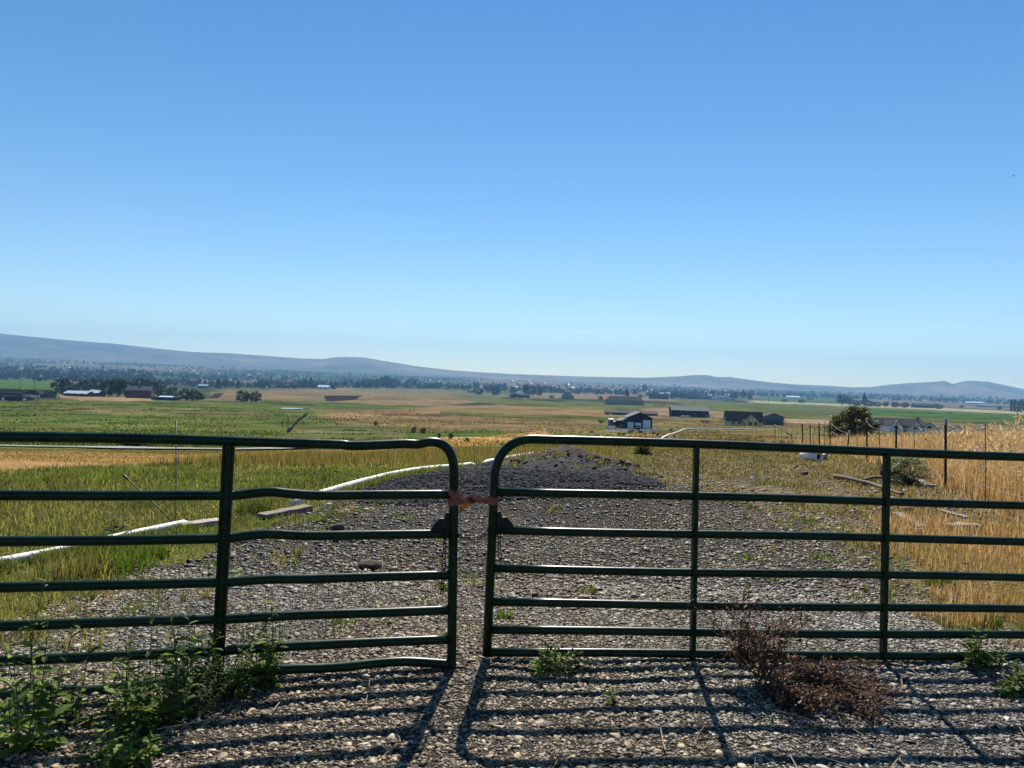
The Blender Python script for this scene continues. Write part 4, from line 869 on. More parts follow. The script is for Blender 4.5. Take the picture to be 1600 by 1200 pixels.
dry_bush('low rust brown dead weed lying behind the sprawled one at the lowest rail', 1218, 1054, 60, 115, 33, True)
dry_bush('small low dead weed at the near foot of the upright dead weed', 1205, 1092, 36, 60, 35, True)
# sagebrush at the fence foot
def shrub(name, label, p, W, Hh, n, cols, seed, leafs=.04, cat='shrub', group=None, flat=.8, mat=M_LEAF, parts=('stems', 'leaves')):
    random.seed(seed); r_ = np.random.default_rng(seed); root = empty(name, p); tag(root, label, cat, group); sm = MB()
    for _ in range(26):
        a = random.uniform(0, 6.28); e = random.uniform(.2, 1); t = Vector((math.cos(a) * W / 2 * e, math.sin(a) * W / 2 * e * flat, Hh * random.uniform(.35, .95) * (1.1 - .5 * e)))
        sm.sweep(dense([Vector((0, 0, -.03)), t * .5 + Vector((random.uniform(-.1, .1) * W, 0, .1 * Hh)), t], 3), [.018 * W * (1 - .12 * k) for k in range(7)], 5, col=(.12, .09, .07))
    sm.build(parts[0], M_TWIG, root, True)
    c = []
    for _ in range(60):
        a = random.uniform(0, 6.28); e = math.sqrt(random.random()); zz = random.uniform(.12, 1); w_ = math.sqrt(max(0, 1 - (zz * 1.0 - .32) ** 2 / .5)); c.append((math.cos(a) * e * W / 2 * w_, math.sin(a) * e * W / 2 * flat * w_, zz * Hh * random.uniform(.85, 1.05), random.uniform(.6, 1.2)))
    c = np.array(c); k = r_.integers(0, len(c), n); P = c[k, :3] + r_.normal(0, 1, (n, 3)) * np.array([W, W * flat, Hh]) * .055; P[:, 2] = np.maximum(P[:, 2], .01)
    leafcloud(parts[1], P, leafs, np.array(cols)[r_.integers(0, len(cols), n)] * (c[k, 3] * r_.uniform(.8, 1.2, n))[:, None], root, mat, r_)
    return root
def leafcloud(name, P, s, cols, parent, mat, r_):
    n = len(P); d = r_.normal(size=(n, 3)); d /= np.linalg.norm(d, axis=1, keepdims=True); e = r_.normal(size=(n, 3)); e -= d * (d * e).sum(1, keepdims=True); e /= np.linalg.norm(e, axis=1, keepdims=True)
    l = s * r_.uniform(.6, 1.4, (n, 1)); V = np.stack([P - d * l, P + e * l * .5, P + d * l, P - e * l * .5], 1).reshape(-1, 3)
    return mesh_np(name, V, np.arange(4 * n).reshape(-1, 4), mat, np.repeat(cols, 4, 0), parent=parent)
SG = [(.30, .33, .25), (.22, .24, .19), (.40, .41, .33), (.15, .16, .12)]
shrub('sagebrush', 'grey green sagebrush in front of the fence, right of the gate brace', at(1418, 757), .95, .52, 4600, SG, 41, .017)
shrub('sagebrush', 'smaller dark sagebrush right behind the gate brace by the fallen branch', at(1391, 753), .42, .42, 2200, [(.11, .13, .10), (.18, .20, .16)], 42, .02)
shrub('low_bush', 'low dark bush on the turf beyond the dirt mound', at(1005, 712), .6, .32, 1800, [(.05, .07, .025), (.08, .10, .035)], 43, .025)
shrub('low_bush', 'dark scrub bush on the verge of the road below the bent gate', at(213, 698), 4, 1.2, 1400, [(.04, .05, .02), (.07, .08, .03)], 44, .15)
tb = atY(1333, 690, 68)
shrub('round_bush', 'big round leafy bush behind the wire fence, in front of the white house', tb, 4.0, 2.95, 15000, [(.085, .10, .04), (.13, .14, .06), (.21, .20, .10), (.055, .07, .028), (.32, .28, .17)], 45, .085, flat=.9, mat=M_TREE)  # palest leaf colours paint sunlit spots into the bush

# ------------------------------------------------------------------ farm buildings
M_DOORW = plain('white_door', (.72, .73, .75), .5, 0, .6, .05); M_GLASS = plain('window_glass', (.03, .035, .045), .12, 0, 1, .1)
M_TRIMW = plain('white_trim', (.7, .7, .68), .5, 0, 1, .05); M_TRIMD = plain('dark_trim', (.03, .03, .035), .6, 0, 1, .1)
def siding(name, c, scale=5): return plain(name, c, .75, 0, 1.2, .18, 0, .3, (scale, scale, .2))
def roofm(name, c, rough=.8, metal=0, vec=(1, 1, 1)): return plain(name, c, max(rough, .32 if metal else .75), metal, 1.5, .18, 0, .4 if metal else .02, vec)
def block(root, L, W, wh, rh, wm, rm, c=(0, 0, 0), oh=.4, names=('walls', 'roof'), thk=.18):
    """gabled block: ridge along local x, walls wh high, roof rising rh; slabs overhang by oh"""
    x, y = L / 2, W / 2; c = Vector(c)
    V = [(-x, -y, -.6), (x, -y, -.6), (x, y, -.6), (-x, y, -.6), (-x, -y, wh), (x, -y, wh), (x, y, wh), (-x, y, wh), (-x, 0, wh + rh), (x, 0, wh + rh)]
    mb = MB(); mb.add([Vector(p) + c for p in V], [(0, 1, 5, 4), (2, 3, 7, 6), (1, 2, 6, 9, 5), (3, 0, 4, 8, 7), (4, 5, 9, 8), (6, 7, 8, 9)]); w = mb.build(names[0], wm, root)
    k = oh / y * rh if rh else 0; X = x + oh; mb = MB(); e = .06
    prof = [(-y - oh, wh - k + e), (0, wh + rh + e), (y + oh, wh - k + e), (y + oh, wh - k + e + thk), (0, wh + rh + e + thk), (-y - oh, wh - k + e + thk)]
    mb.add([Vector((sx, a, b)) + c for sx in (-X, X) for a, b in prof], [(0, 1, 7, 6), (1, 2, 8, 7), (2, 3, 9, 8), (3, 4, 10, 9), (4, 5, 11, 10), (5, 0, 6, 11), (0, 5, 4, 1), (1, 4, 3, 2), (6, 7, 10, 11), (7, 8, 9, 10)])
    r = mb.build(names[1], rm, root); return w, r
def hip(root, L, W, wh, rh, wm, rm, c=(0, 0, 0), oh=.5):
    x, y = L / 2, W / 2; c = Vector(c); mb = MB(); mb.box(c + Vector((0, 0, wh / 2 - .3)), (L, W, wh + .6)); w = mb.build('walls', wm, root)
    X, Y_ = x + oh, y + oh; r_ = max(X - Y_, .3); mb = MB()
    mb.add([Vector(p) + c for p in [(-X, -Y_, wh), (X, -Y_, wh), (X, Y_, wh), (-X, Y_, wh), (-X, -Y_, wh + .18), (X, -Y_, wh + .18), (X, Y_, wh + .18), (-X, Y_, wh + .18), (-r_, 0, wh + rh), (r_, 0, wh + rh)]],
        [(3, 2, 1, 0), (0, 1, 5, 4), (1, 2, 6, 5), (2, 3, 7, 6), (3, 0, 4, 7), (4, 5, 9, 8), (5, 6, 9), (6, 7, 8, 9), (7, 4, 8)]); r = mb.build('roof', rm, root); return w, r
def panel(parent, side, L, W, off, z, w, h, mat, name, c=(0, 0, 0), frame=None, d=.10):
    """a door or window standing proud of a wall; side is the local direction it faces"""
    c = Vector(c); mb = MB(); ps = {'-y': ((off, -W / 2, z + h / 2), (w, d, h)), '+y': ((off, W / 2, z + h / 2), (w, d, h)), '-x': ((-L / 2, off, z + h / 2), (d, w, h)), '+x': ((L / 2, off, z + h / 2), (d, w, h))}[side]
    mb.box(Vector(ps[0]) + c, ps[1]); o = mb.build(name, mat, parent)
    if frame:
        f = MB(); t = .12
        for dx, dz, ww, hh in ((0, h / 2 + t / 2, w + 2 * t, t), (0, -h / 2 - t / 2, w + 2 * t, t), (-w / 2 - t / 2, 0, t, h), (w / 2 + t / 2, 0, t, h)):
            q = Vector(ps[0]) + c + (Vector((dx, 0, dz)) if 'y' in side else Vector((0, dx, dz))); f.box(q, (ww, d + .05, hh) if 'y' in side else (d + .05, ww, hh))
        f.build('frame', frame, o)
    return o
def bld(name, label, px, py, rz=0, cat='building', Y=None, group=None):
    p = at(px, py) if Y is None else atY(px, py, Y); return tag(empty(name, p, R(rz)), label, cat, group), p.y / F
# dark shop with three white doors, lean-to and parked truck
b, m_ = bld('farm_shop', 'dark gabled shop with three white roller doors and an open lean-to on its left', 996, 668.5, 88, 'shop'); b['category'] = 'workshop'
W = 38 * m_; L = 15.0; wh = 16.5 * m_; w_, r_ = block(b, L, W, wh, 8.2 * m_, siding('navy_steel', (.016, .018, .03)), roofm('grey_steel_roof', (.20, .21, .225), .4, .0), oh=.5)
for cx, dw, dh in ((982, 9.0, 9.6), (993.4, 9.0, 9.0), (1006.5, 11.5, 13.2)):
    d_ = panel(b, '-x', L, W, -(cx - 996) * m_, .05, dw * m_, dh * m_, M_DOORW, 'roller_door', frame=M_TRIMD)
mb = MB(); yo = W / 2; lw = 13 * m_
mb.add([Vector(q) for q in [(-L / 2 - .5, yo, wh - .35), (L / 2, yo, wh - .35), (L / 2, yo + lw, wh - 1.7), (-L / 2 - .5, yo + lw, wh - 1.7), (-L / 2 - .5, yo, wh - .2), (L / 2, yo, wh - .2), (L / 2, yo + lw, wh - 1.55), (-L / 2 - .5, yo + lw, wh - 1.55)]], [(0, 1, 2, 3), (7, 6, 5, 4), (0, 4, 5, 1), (1, 5, 6, 2), (2, 6, 7, 3), (3, 7, 4, 0)]); mb.build('lean_to_roof', MATS['grey_steel_roof'], b)
mb = MB(); mb.box((L / 2 - .1, yo + lw / 2, 1.2), (.1, lw, wh - 2)); mb.build('lean_to_wall', MATS['navy_steel'], b)
for xx_ in (-L / 2, 0): 
    mb = MB(); mb.box((xx_, yo + lw - .2, wh / 2 - 1.15), (.25, .25, wh - 1.3)); mb.build('post', MATS['navy_steel'], b)
def vehicle(label, p, rz, c, kind='pickup', s=1.0, name='pickup_truck', cat='truck'):
    v = empty(name, p, rz); tag(v, label, cat); pm = plain('paint_' + '_'.join(str(int(a * 100)) for a in c), c, .35, 0, 2, .05); L, W_ = 5.2 * s, 1.9 * s
    mb = MB(); side = [(-L / 2, .45), (L / 2, .45), (L / 2, .95), (L * .47, 1.05), (L * .2, 1.1), (-L / 2, 1.05)] if kind == 'pickup' else [(-L / 2, .4), (L / 2, .4), (L / 2, .8), (L * .25, .95), (-L * .48, .95)]
    n = len(side); V = [Vector((a, k * W_ / 2, z * s)) for k in (-1, 1) for a, z in side]; mb.add(V, [tuple(range(n))[::-1], tuple(range(n, 2 * n))] + [(i, (i + 1) % n, n + (i + 1) % n, n + i) for i in range(n)]); mb.build('body', pm, v, bevel=.05)
    cabp = [(-L * .12, 1.08), (L * .2, 1.08), (L * .1, 1.78), (-L * .08, 1.78)] if kind == 'pickup' else [(-L * .42, .93), (L * .24, .93), (L * .08, 1.45), (-L * .3, 1.45)]
    mb = MB(); V = [Vector((a, k * W_ * .46, z * s)) for k in (-1, 1) for a, z in cabp]; mb.add(V, [(3, 2, 1, 0), (4, 5, 6, 7)] + [(i, (i + 1) % 4, 4 + (i + 1) % 4, 4 + i) for i in range(4)]); cb = mb.build('cab', pm, v, bevel=.04)
    mb = MB(); zc = (cabp[0][1] + cabp[2][1]) / 2 * s; mb.box((cabp[1][0] * .82 + .02, 0, zc), (.1, W_ * .8, .42 * s), 0, None); mb.build('windscreen', M_GLASS, cb)
    for a in (-L * .31, L * .31):
        for k in (-1, 1):
            w = MB(); w.sweep([(a, k * W_ * .40, .38 * s), (a, k * W_ * .51, .38 * s)], .38 * s, 12); wo = w.build('wheel', plain('rubber', (.015, .015, .015), .85), v); h = MB(); h.sweep([(a, k * W_ * .5, .38 * s), (a, k * W_ * .525, .38 * s)], .2 * s, 10); h.build('rim', plain('rim', (.4, .4, .42), .4, .6), wo)
    return v
q = b.matrix_basis @ Vector((-5.2, yo + lw * .48, 0)); vehicle('dark pickup truck parked under the lean-to of the shop', Vector((q.x, q.y, h1(q.x, q.y))), R(-92), (.05, .05, .06))
def box_shed(label, px, py, w, h, mat, rm, rz=0, name='storage_shed', cat='shed', dep=1.0):
    t, m_ = bld(name, label, px, py, rz, cat); L, W = w * m_, w * m_ * dep; block(t, L, W, h * m_ * .86, h * m_ * .12, mat, rm, oh=.12, thk=.1); panel(t, '-y', L, W, L * .1, .05, L * .3, h * m_ * .65, M_TRIMD, 'door'); return t
box_shed('pale square shed with white top left of the dark shop', 954, 664.5, 7.6, 10.5, siding('pale_steel', (.30, .30, .31)), roofm('white_roof', (.78, .79, .8), .5))
box_shed('small low shed with white lid between the pale shed and the lean-to', 960, 664.8, 3.2, 6.6, siding('grey_steel', (.12, .12, .13)), roofm('white_roof', (.78, .79, .8)))
def trailer(label, px, py, w, c, name='farm_trailer', cat='trailer', rz=0, load=False):
    t, m_ = bld(name, label, px, py, rz, cat); L = w * m_; mb = MB(); mb.box((0, 0, .75), (L, 2.2, .18)); mb.build('deck', plain('deck_' + name, c, .8), t)
    for k in (-1, 1):
        mb = MB(); mb.sweep([(k * L * .18, -1.2, .42), (k * L * .18, 1.2, .42)], .42, 10); mb.build('wheel_pair', plain('rubber', (.015, .015, .015)), t)
    mb = MB()
    for k in range(6): x_ = -L / 2 + L * k / 5; mb.box((x_ * .98, -1.05, 1.25), (.1, .1, .82)); mb.box((x_ * .98, 1.05, 1.25), (.1, .1, .82))
    for y_ in (-1.12, 1.12): mb.box((0, y_, 1.55), (L, .05, .2)); mb.box((0, y_, 1.15), (L, .05, .2))
    mb.build('side_rails', plain('deck_' + name, c), t); mb = MB(); mb.sweep([(L / 2, 0, .7), (L / 2 + 1.2, 0, .5)], .07, 6); mb.build('drawbar', plain('deck_' + name, c), t); return t
trailer('low dark farm trailer left of the pale shed by the shop', 939, 661, 7, (.04, .035, .03))
trailer('flatbed trailer with side rails on the grass left of the yellow house', 1102, 661, 15, (.10, .085, .07))
trailer('dark trailer parked at the right end of the long dark barn', 1107, 651, 7, (.05, .04, .04))
trailer('small dark trailer on the gravel in front of the shop doors', 996, 671, 4.5, (.03, .03, .03), rz=15)
# long low loafing shed behind the shop
t, m_ = bld('loafing_shed', 'long low open shed with grey roof behind the dark shop', 986, 648.5, -2, 'shed'); L = 80 * m_; block(t, L, 9, 3.2 * m_, 3.4 * m_, siding('dark_board', (.035, .03, .03)), roofm('slate_roof', (.10, .10, .104), .6), oh=.6)
for k in range(6): panel(t, '-y', L, 9, -L * .42 + k * L * .168, .1, L * .1, 2.2 * m_, plain('painted_opening_shade', (.012, .011, .012), .9), 'stall_shade_panel')  # near-black panels on the wall paint the shade of the open stalls
panel(t, '-y', L, 9, -L * .41, .15, L * .05, 1.4 * m_, M_TRIMW, 'white_panel', d=.3)
t, m_ = bld('long_barn', 'long dark barn with grey roof beyond the shop, cars parked at its front', 1076, 651.5, -3, 'barn'); L = 57 * m_; W = 13; block(t, L, W, 10.3 * m_, 5.8 * m_, siding('plum_steel', (.022, .016, .026)), roofm('grey_steel_roof', (.20, .21, .225), .4), oh=.5)
for k in range(4): panel(t, '-y', L, W, -L * .3 + k * L * .22, .05, 4.2, 3.6, plain('door_dark', (.035, .03, .04), .7), 'barn_door', frame=M_TRIMD)
panel(t, '-y', L, W, L * .44, .05, 1.1, 2.2, M_DOORW, 'door')
for px, c, lab in ((1069, (.55, .55, .56), 'white car parked in front of the long dark barn'), (1077, (.32, .33, .35), 'silver car parked right of the white one at the long dark barn')): vehicle(lab, at(px, 652.6), R(8), c, 'car', 1, 'parked_car', 'car')
# yellow house and its garage
t, m_ = bld('yellow_house', 'yellow house with steep dark green roof and front gable', 1161, 664.5, -8, 'house'); L, W = 54 * m_, 11; wy = siding('yellow_siding', (.62, .52, .22), 1); rg_ = roofm('green_roof', (.022, .032, .036), .7); block(t, L, W, 7.5 * m_, 13.5 * m_, wy, rg_, oh=.6)
cx = 9.5 * m_; gw = 19 * m_; s = empty('front_gable', (cx, -W / 2 - 1.5, 0), R(90)); s.parent = t; block(s, 8, gw, 7 * m_, 9 * m_, wy, rg_, oh=.5)
panel(s, '-x', 8, gw, gw * .2, .9, 1.6, 1.5, M_GLASS, 'window', frame=M_TRIMD); panel(s, '-x', 8, gw, -gw * .22, .9, 1.2, 1.5, M_GLASS, 'window', frame=M_TRIMD)
mb = MB(); mb.add([Vector(q) for q in [(-4 * m_, -W / 2 - 4.0, 6.3 * m_), (7 * m_, -W / 2 - 4.0, 6.3 * m_), (7 * m_, -W / 2, 9.5 * m_), (-4 * m_, -W / 2, 9.5 * m_), (-4 * m_, -W / 2 - 4.0, 5.8 * m_), (7 * m_, -W / 2 - 4.0, 5.8 * m_), (7 * m_, -W / 2, 9 * m_), (-4 * m_, -W / 2, 9 * m_)]], [(0, 1, 2, 3), (7, 6, 5, 4), (0, 4, 5, 1), (1, 5, 6, 2), (2, 6, 7, 3), (3, 7, 4, 0)]); mb.build('porch_roof', rg_, t)
for o_ in (-L * .32, -L * .15): panel(t, '-y', L, W, o_, 1.0, 1.4, 1.3, M_GLASS, 'window', frame=M_TRIMD)
for k in (0, 1): mb = MB(); mb.box((-L / 2 - 2.4, -3 + 5 * k, 1.3), (.2, .2, 3.6)); mb.build('porch_post', M_TRIMW, t)
mb = MB(); mb.box((-L / 2 - 1.3, 0, 3.1), (2.8, 9, .15), 0); mb.build('porch_canopy', rg_, t)
t, m_ = bld('grey_garage', 'grey blue gabled garage right behind the yellow house', 1205, 664, 84, 'garage'); L, W = 12, 30 * m_; block(t, L, W, 13 * m_, 5.6 * m_, siding('blue_grey_siding', (.14, .16, .19), 1), roofm('brown_roof', (.07, .062, .06), .6), oh=.7)
panel(t, '-x', L, W, W * .22, .05, 3.6, 3, plain('blue_door', (.05, .065, .09)), 'garage_door', frame=M_TRIMD); panel(t, '-x', L, W, -W * .2, .05, 3.6, 3, plain('blue_door', (.05, .065, .09)), 'garage_door', frame=M_TRIMD); panel(t, '-x', L, W, -W * .02, .05, 1, 2.1, M_TRIMD, 'door')
t, m_ = bld('open_carport', 'small open carport at the right end of the grey blue garage', 1219, 663.5, 0, 'carport'); mb = MB(); mb.box((0, 0, 8.2 * m_), (11 * m_, 7, .2), 0, Matrix.Rotation(.18, 3, 'Y')); mb.build('roof', MATS['brown_roof'], t)
for a in (-1, 1):
    for c_ in (-1, 1): mb = MB(); mb.box((a * 4.4 * m_, c_ * 3, 3.7 * m_), (.18, .18, 7.6 * m_)); mb.build('post', M_TRIMD, t)
vehicle('dark car parked under the small carport', at(1219, 664), R(-90), (.03, .035, .05), 'car', 1, 'parked_car', 'car')
# white house and roofs behind the golden grass
WH = siding('white_siding', (.58, .58, .59), 1); RD = roofm('charcoal_roof', (.035, .033, .038), .7)
t, m_ = bld('white_house', 'white house with dark roofs and several gables behind the golden grass', 1402, 672, -4, 'house', 320); t.location.z += 1.9; L, W = 62 * m_, 13; block(t, L, W, 8.5 * m_, 8.5 * m_, WH, RD, oh=.5)
for cx, gw, hh, ff in ((-22, 19, 11.5, -2), (6, 16, 13, -2.5), (27, 15, 9, -1.5)):
    s = empty('front_gable', (cx * m_, -W / 2 + ff, 0), R(90)); s.parent = t; block(s, 9, gw * m_, 8 * m_, hh * m_ * .62, WH, RD, oh=.4); panel(s, '-x', 9, gw * m_, 0, 1.0, 1.8, 1.5, M_GLASS, 'window', frame=M_TRIMW)
panel(t, '-y', L, W, -7 * m_, .05, 3.2, 2.5, M_TRIMD, 'garage_door', frame=M_TRIMW); mb = MB(); mb.box((9, 2, 16 * m_), (.9, .9, 2)); mb.build('chimney', RD, t)
for (px, w, h, lab) in ((1494, 42, 13, 'charcoal roofed house low behind the golden grass, nearest the right post'), (1534, 36, 11.5, 'charcoal roofed house low behind the golden grass, farthest right')):
    t, m_ = bld('white_house', lab, px, 668, -6, 'house', 330); L = w * m_; hip(t, L, 12, h * m_ * .62, h * m_ * .5, WH, RD); panel(t, '-y', L, 12, -L * .2, 1, 1.8, 1.4, M_GLASS, 'window', frame=M_TRIMW); panel(t, '-y', L, 12, L * .22, .1, 3, 2.3, M_DOORW, 'garage_door')
    s = empty('front_gable', (-L * .22, -5.4, 0), R(90)); s.parent = t; block(s, 4, 9, h * m_ * .6, h * m_ * .36, WH, RD, oh=.3)
# ranch house in the middle
t, m_ = bld('ranch_house', 'long low ranch house with brown grey hipped roof in the middle distance', 975, 632.5, -4, 'house'); L, W = 60 * m_, 15; hip(t, L, W, 6.5 * m_, 7 * m_, siding('beige_siding', (.42, .37, .31), 1), roofm('brown_grey_roof', (.19, .17, .15), .75))
s = empty('front_gable', (L * .38, -W / 2 - 1, 0), R(90)); s.parent = t; block(s, 8, 11 * m_, 6 * m_, 5 * m_, siding('beige_siding', (.2, .18, .16)), MATS['brown_grey_roof'], oh=.5)
for k in range(6): panel(t, '-y', L, W, -L * .42 + k * L * .125, .8, 2.2, 1.8, M_GLASS, 'window', frame=M_TRIMW)
for px, lab in ((1024, 'dark stock trailer right of the ranch house, first of three from left'), (1031, 'dark stock trailer right of the ranch house, middle of the three'), (1037, 'dark stock trailer right of the ranch house, last of the three')): trailer(lab, px, 633.5, 4.2, (.03, .025, .03), 'stock_trailer')
# low dark farmstead with white roof, tan barn
t, m_ = bld('farm_shed', 'low dark farm shed with round roof and white sheds behind, left of tan barn', 812, 621.5, -3, 'shed'); block(t, 31 * m_, 10, 4 * m_, 2.2 * m_, siding('dark_board', (.035, .03, .03)), roofm('slate_roof', (.1, .1, .105)), oh=.3); s = empty('cross_gable', (-6 * m_, -5, 0), R(90)); s.parent = t; block(s, 6, 11 * m_, 4 * m_, 3 * m_, siding('dark_board', (.035, .03, .03)), MATS['slate_roof'], oh=.3)
t, m_ = bld('white_shed', 'white roofed shed just behind the low dark farm shed', 817, 617.5, 0, 'shed'); block(t, 13 * m_, 14, 3 * m_, 3.4 * m_, WH, roofm('white_roof', (.78, .79, .8)), oh=.3)
vehicle('grey van parked in front of the low dark farm shed', at(808, 623), R(5), (.3, .3, .31), 'pickup', 1.5, 'parked_van', 'van')
t, m_ = bld('tan_barn', 'old tan gambrel barn with its sunlit top painted white in the open field', 887, 623.5, 82, 'barn'); W = 19 * m_; L = 20; bm = siding('tan_boards', (.42, .36, .30)); block(t, L, W, 5 * m_, 7.4 * m_, bm, roofm('shingle_tan', (.2, .17, .15), .8), oh=.3); mb = MB(); mb.box((0, 0, 12.0 * m_), (L * .8, 7.6 * m_, 2.0 * m_)); mb.build('sunlit_top_box', roofm('white_roof', (.78, .79, .8)), t); panel(t, '-x', L, W, 0, .05, 4, 5, M_TRIMD, 'barn_door'); panel(t, '-x', L, W, 0, 7, 2, 2, M_TRIMD, 'loft_door')  # white box along the ridge paints the sunlight on the barn's top
t, m_ = bld('tan_shed', 'small tan shed with pointed roof left of the tan barn', 862, 622, 85, 'shed'); block(t, 8, 9 * m_, 2.0 * m_, 3.2 * m_, bm, MATS['shingle_tan'], oh=.2); panel(t, '-x', 8, 9 * m_, 0, .05, 2, 2, M_TRIMD, 'door')
# far right middle: dark red barn, grey houses, white sheds
t, m_ = bld('red_barn', 'dark red barn with dark roof left of the white roofed sheds, centre right', 1029, 623.5, 0, 'barn'); block(t, 30 * m_, 14, 5 * m_, 3.6 * m_, siding('dark_red', (.07, .018, .02)), roofm('slate_roof', (.1, .1, .105)), oh=.5); panel(t, '-y', 30 * m_, 14, 0, .05, 5, 4, M_TRIMD, 'barn_door')
t, m_ = bld('red_barn', 'small dark red barn among trees left of the bigger red one', 968, 616.5, 0, 'barn'); block(t, 14 * m_, 12, 3 * m_, 2.2 * m_, MATS['dark_red'], MATS['slate_roof'], oh=.5); panel(t, '-y', 14 * m_, 12, 0, .05, 4, 4, M_TRIMD, 'barn_door')
for px, py, w, h, wm, rm, lab in ((1035, 617, 9, 3.4, WH, 'white_roof', 'white roofed shed showing behind the bigger red barn, left one'), (1044, 616.5, 8, 3.4, WH, 'white_roof', 'white roofed shed showing behind the bigger red barn, right one'), (1083, 623, 20, 9, siding('grey_boards', (.12, .12, .13)), 'slate_roof', 'grey house with steep roof among the trees right of the red barn'), (1103, 623.5, 16, 6, siding('grey_boards', (.12, .12, .13)), 'slate_roof', 'lower grey house right of the steep roofed grey one'), (1129, 624, 19, 6, WH, 'grey_steel_roof', 'white house with grey roof among far trees, left of the power poles'), (1110, 619.5, 8, 3, WH, 'white_roof', 'far small white roofed shed behind the lower grey house'), (1137, 618.5, 10, 3, WH, 'white_roof', 'far white roofed shed behind the white house'),
   (1239, 622.5, 20, 3.6, WH, 'white_roof', 'long white dairy shed on the far green fields'), (1265, 624, 9, 2.6, siding('dark_red', (.07, .018, .02)), 'slate_roof', 'far dark shed right of the long white dairy shed'), (1441, 637, 30, 6.5, siding('dark_board', (.035, .03, .03)), 'slate_roof', 'long dark farm shed among the trees left of the poplars'), (1522, 631, 26, 3.2, WH, 'white_roof', 'long white barn on the far right beyond the poplars'), (1543, 636, 30, 3.0, siding('grey_boards', (.12, .12, .13)), 'grey_steel_roof', 'low grey barn just left of the poplar row'), (1443, 627, 6, 2.2, WH, 'white_roof', 'tiny white shed in front of the right hand hills'),
   (318, 606.5, 14, 6, siding('navy_steel', (.016, .018, .03)), 'white_roof', 'dark shed with white roof edge on the low tan bluff'), (424, 606, 14, 4, siding('beige_siding', (.2, .18, .16)), 'brown_grey_roof', 'brown roofed house among dark trees left of the white house'), (506, 608, 18, 6, WH, 'white_roof', 'white house beside a dark bush above the tan bluff'), (695, 607.5, 9, 3, WH, 'brown_grey_roof', 'small pale house between tree clumps near the middle'), (640, 606, 10, 2.6, siding('dark_red', (.07, .018, .02)), 'slate_roof', 'dark shed at the right end of the big dark tree row'), (737, 613.5, 16, 5, siding('beige_siding', (.2, .18, .16)), 'brown_grey_roof', 'brown house half hidden behind dark bushes near the middle'), (800, 612, 12, 4, siding('beige_siding', (.2, .18, .16)), 'brown_grey_roof', 'brown house among trees left of the round dark tree'),
   (78, 593.5, 9, 2.4, WH, 'brown_grey_roof', 'brown roofed house at the edge of the far green field, left'), (102, 595, 12, 3, WH, 'grey_steel_roof', 'pale roofed house at the edge of the far green field, right'), (34, 578.5, 11, 2.2, WH, 'white_roof', 'far white roofed shed above the wooded belt at the far left'), (111, 576, 9, 1.8, WH, 'white_roof', 'far white shed on the green field beyond the left wooded belt'), (283, 586, 9, 2.2, WH, 'white_roof', 'far white shed on a green strip beyond the left conifers')):
    t, m_ = bld('farm_house' if 'house' in lab else 'farm_shed', lab, px, py, random.uniform(-8, 8), 'house' if 'house' in lab else 'barn' if 'barn' in lab else 'shed'); L = w * m_; W = min(max(9, L * .45), 22); block(t, L, W, h * m_ * .58, h * m_ * .45, wm, MATS[rm], oh=.4); panel(t, '-y', L, W, -L * .2, .05 if 'shed' in lab else 1, L * .1, h * m_ * .3, M_TRIMD, 'door' if 'shed' in lab else 'window'); panel(t, '-y', L, W, L * .22, .05 if 'shed' in lab else 1, L * .1, h * m_ * .3, M_TRIMD, 'door' if 'shed' in lab else 'window')
# left farmstead
RK = roofm('black_roof', (.028, .027, .03), .75); BK = siding('black_boards', (.022, .02, .022))
t, m_ = bld('dark_house', 'long dark house with black roof cut by the left edge of the picture', 16, 624, -5, 'house'); L = 62 * m_; block(t, L, 12, 10 * m_, 6 * m_, siding('brown_dark_siding', (.04, .03, .028)), RK, oh=.6)
for k in range(4): panel(t, '-y', L, 12, -L * .2 + k * L * .17, 5.5 * m_, 2.2, 1.8, M_GLASS, 'window', frame=M_TRIMD)
t, m_ = bld('garage', 'black roofed garage with white doors at the left farm', 65, 621.5, -6, 'garage'); L = 34 * m_; block(t, L, 10, 7 * m_, 5 * m_, siding('brown_siding', (.11, .095, .085)), RK, oh=.5)
s = empty('front_gable', (3 * m_, -5.5, 0), R(90)); s.parent = t; gw = 17 * m_; block(s, 7, gw, 6.6 * m_, 4.2 * m_, MATS['brown_siding'], RK, oh=.4); panel(s, '-x', 7, gw, gw * .16, .05, gw * .45, 5 * m_, M_DOORW, 'garage_door'); panel(s, '-x', 7, gw, -gw * .32, .05, gw * .22, 5 * m_, M_DOORW, 'garage_door')
t, m_ = bld('dark_shed', 'dark box shed in front of the long dark house at the left edge', 18, 626, -4, 'shed'); block(t, 25 * m_, 7, 6.6 * m_, 1.4 * m_, BK, RK, oh=.3); panel(t, '-y', 25 * m_, 7, -8 * m_, .1, 2, 2.2, M_TRIMW, 'door')
t, m_ = bld('open_pavilion', 'open sided pavilion with grey hipped roof between dark house and garage', 43, 625.5, -4, 'pavilion'); w_, r_ = hip(t, 25 * m_, 9, 4.6 * m_, 5.2 * m_, BK, roofm('slate_green_roof', (.06, .065, .06), .7)); bpy.data.objects.remove(w_)
for a in (-1, -.33, .33, 1):
    for c_ in (-1, 1): mb = MB(); mb.box((a * 11.6 * m_, c_ * 4, 2.2 * m_), (.3, .3, 4.8 * m_)); mb.build('post', BK, t)
for px, lab, c in ((33, 'white car parked under the grey pavilion roof, left', (.55, .55, .55)), (38, 'silver car parked under the grey pavilion roof, right', (.4, .4, .42))): vehicle(lab, at(px, 626.3), R(-60), c, 'car', 1, 'parked_car', 'car')
vehicle('white truck parked behind the dark house on the far left', atY(37, 606, at(37, 610).y), R(0), (.6, .6, .6))
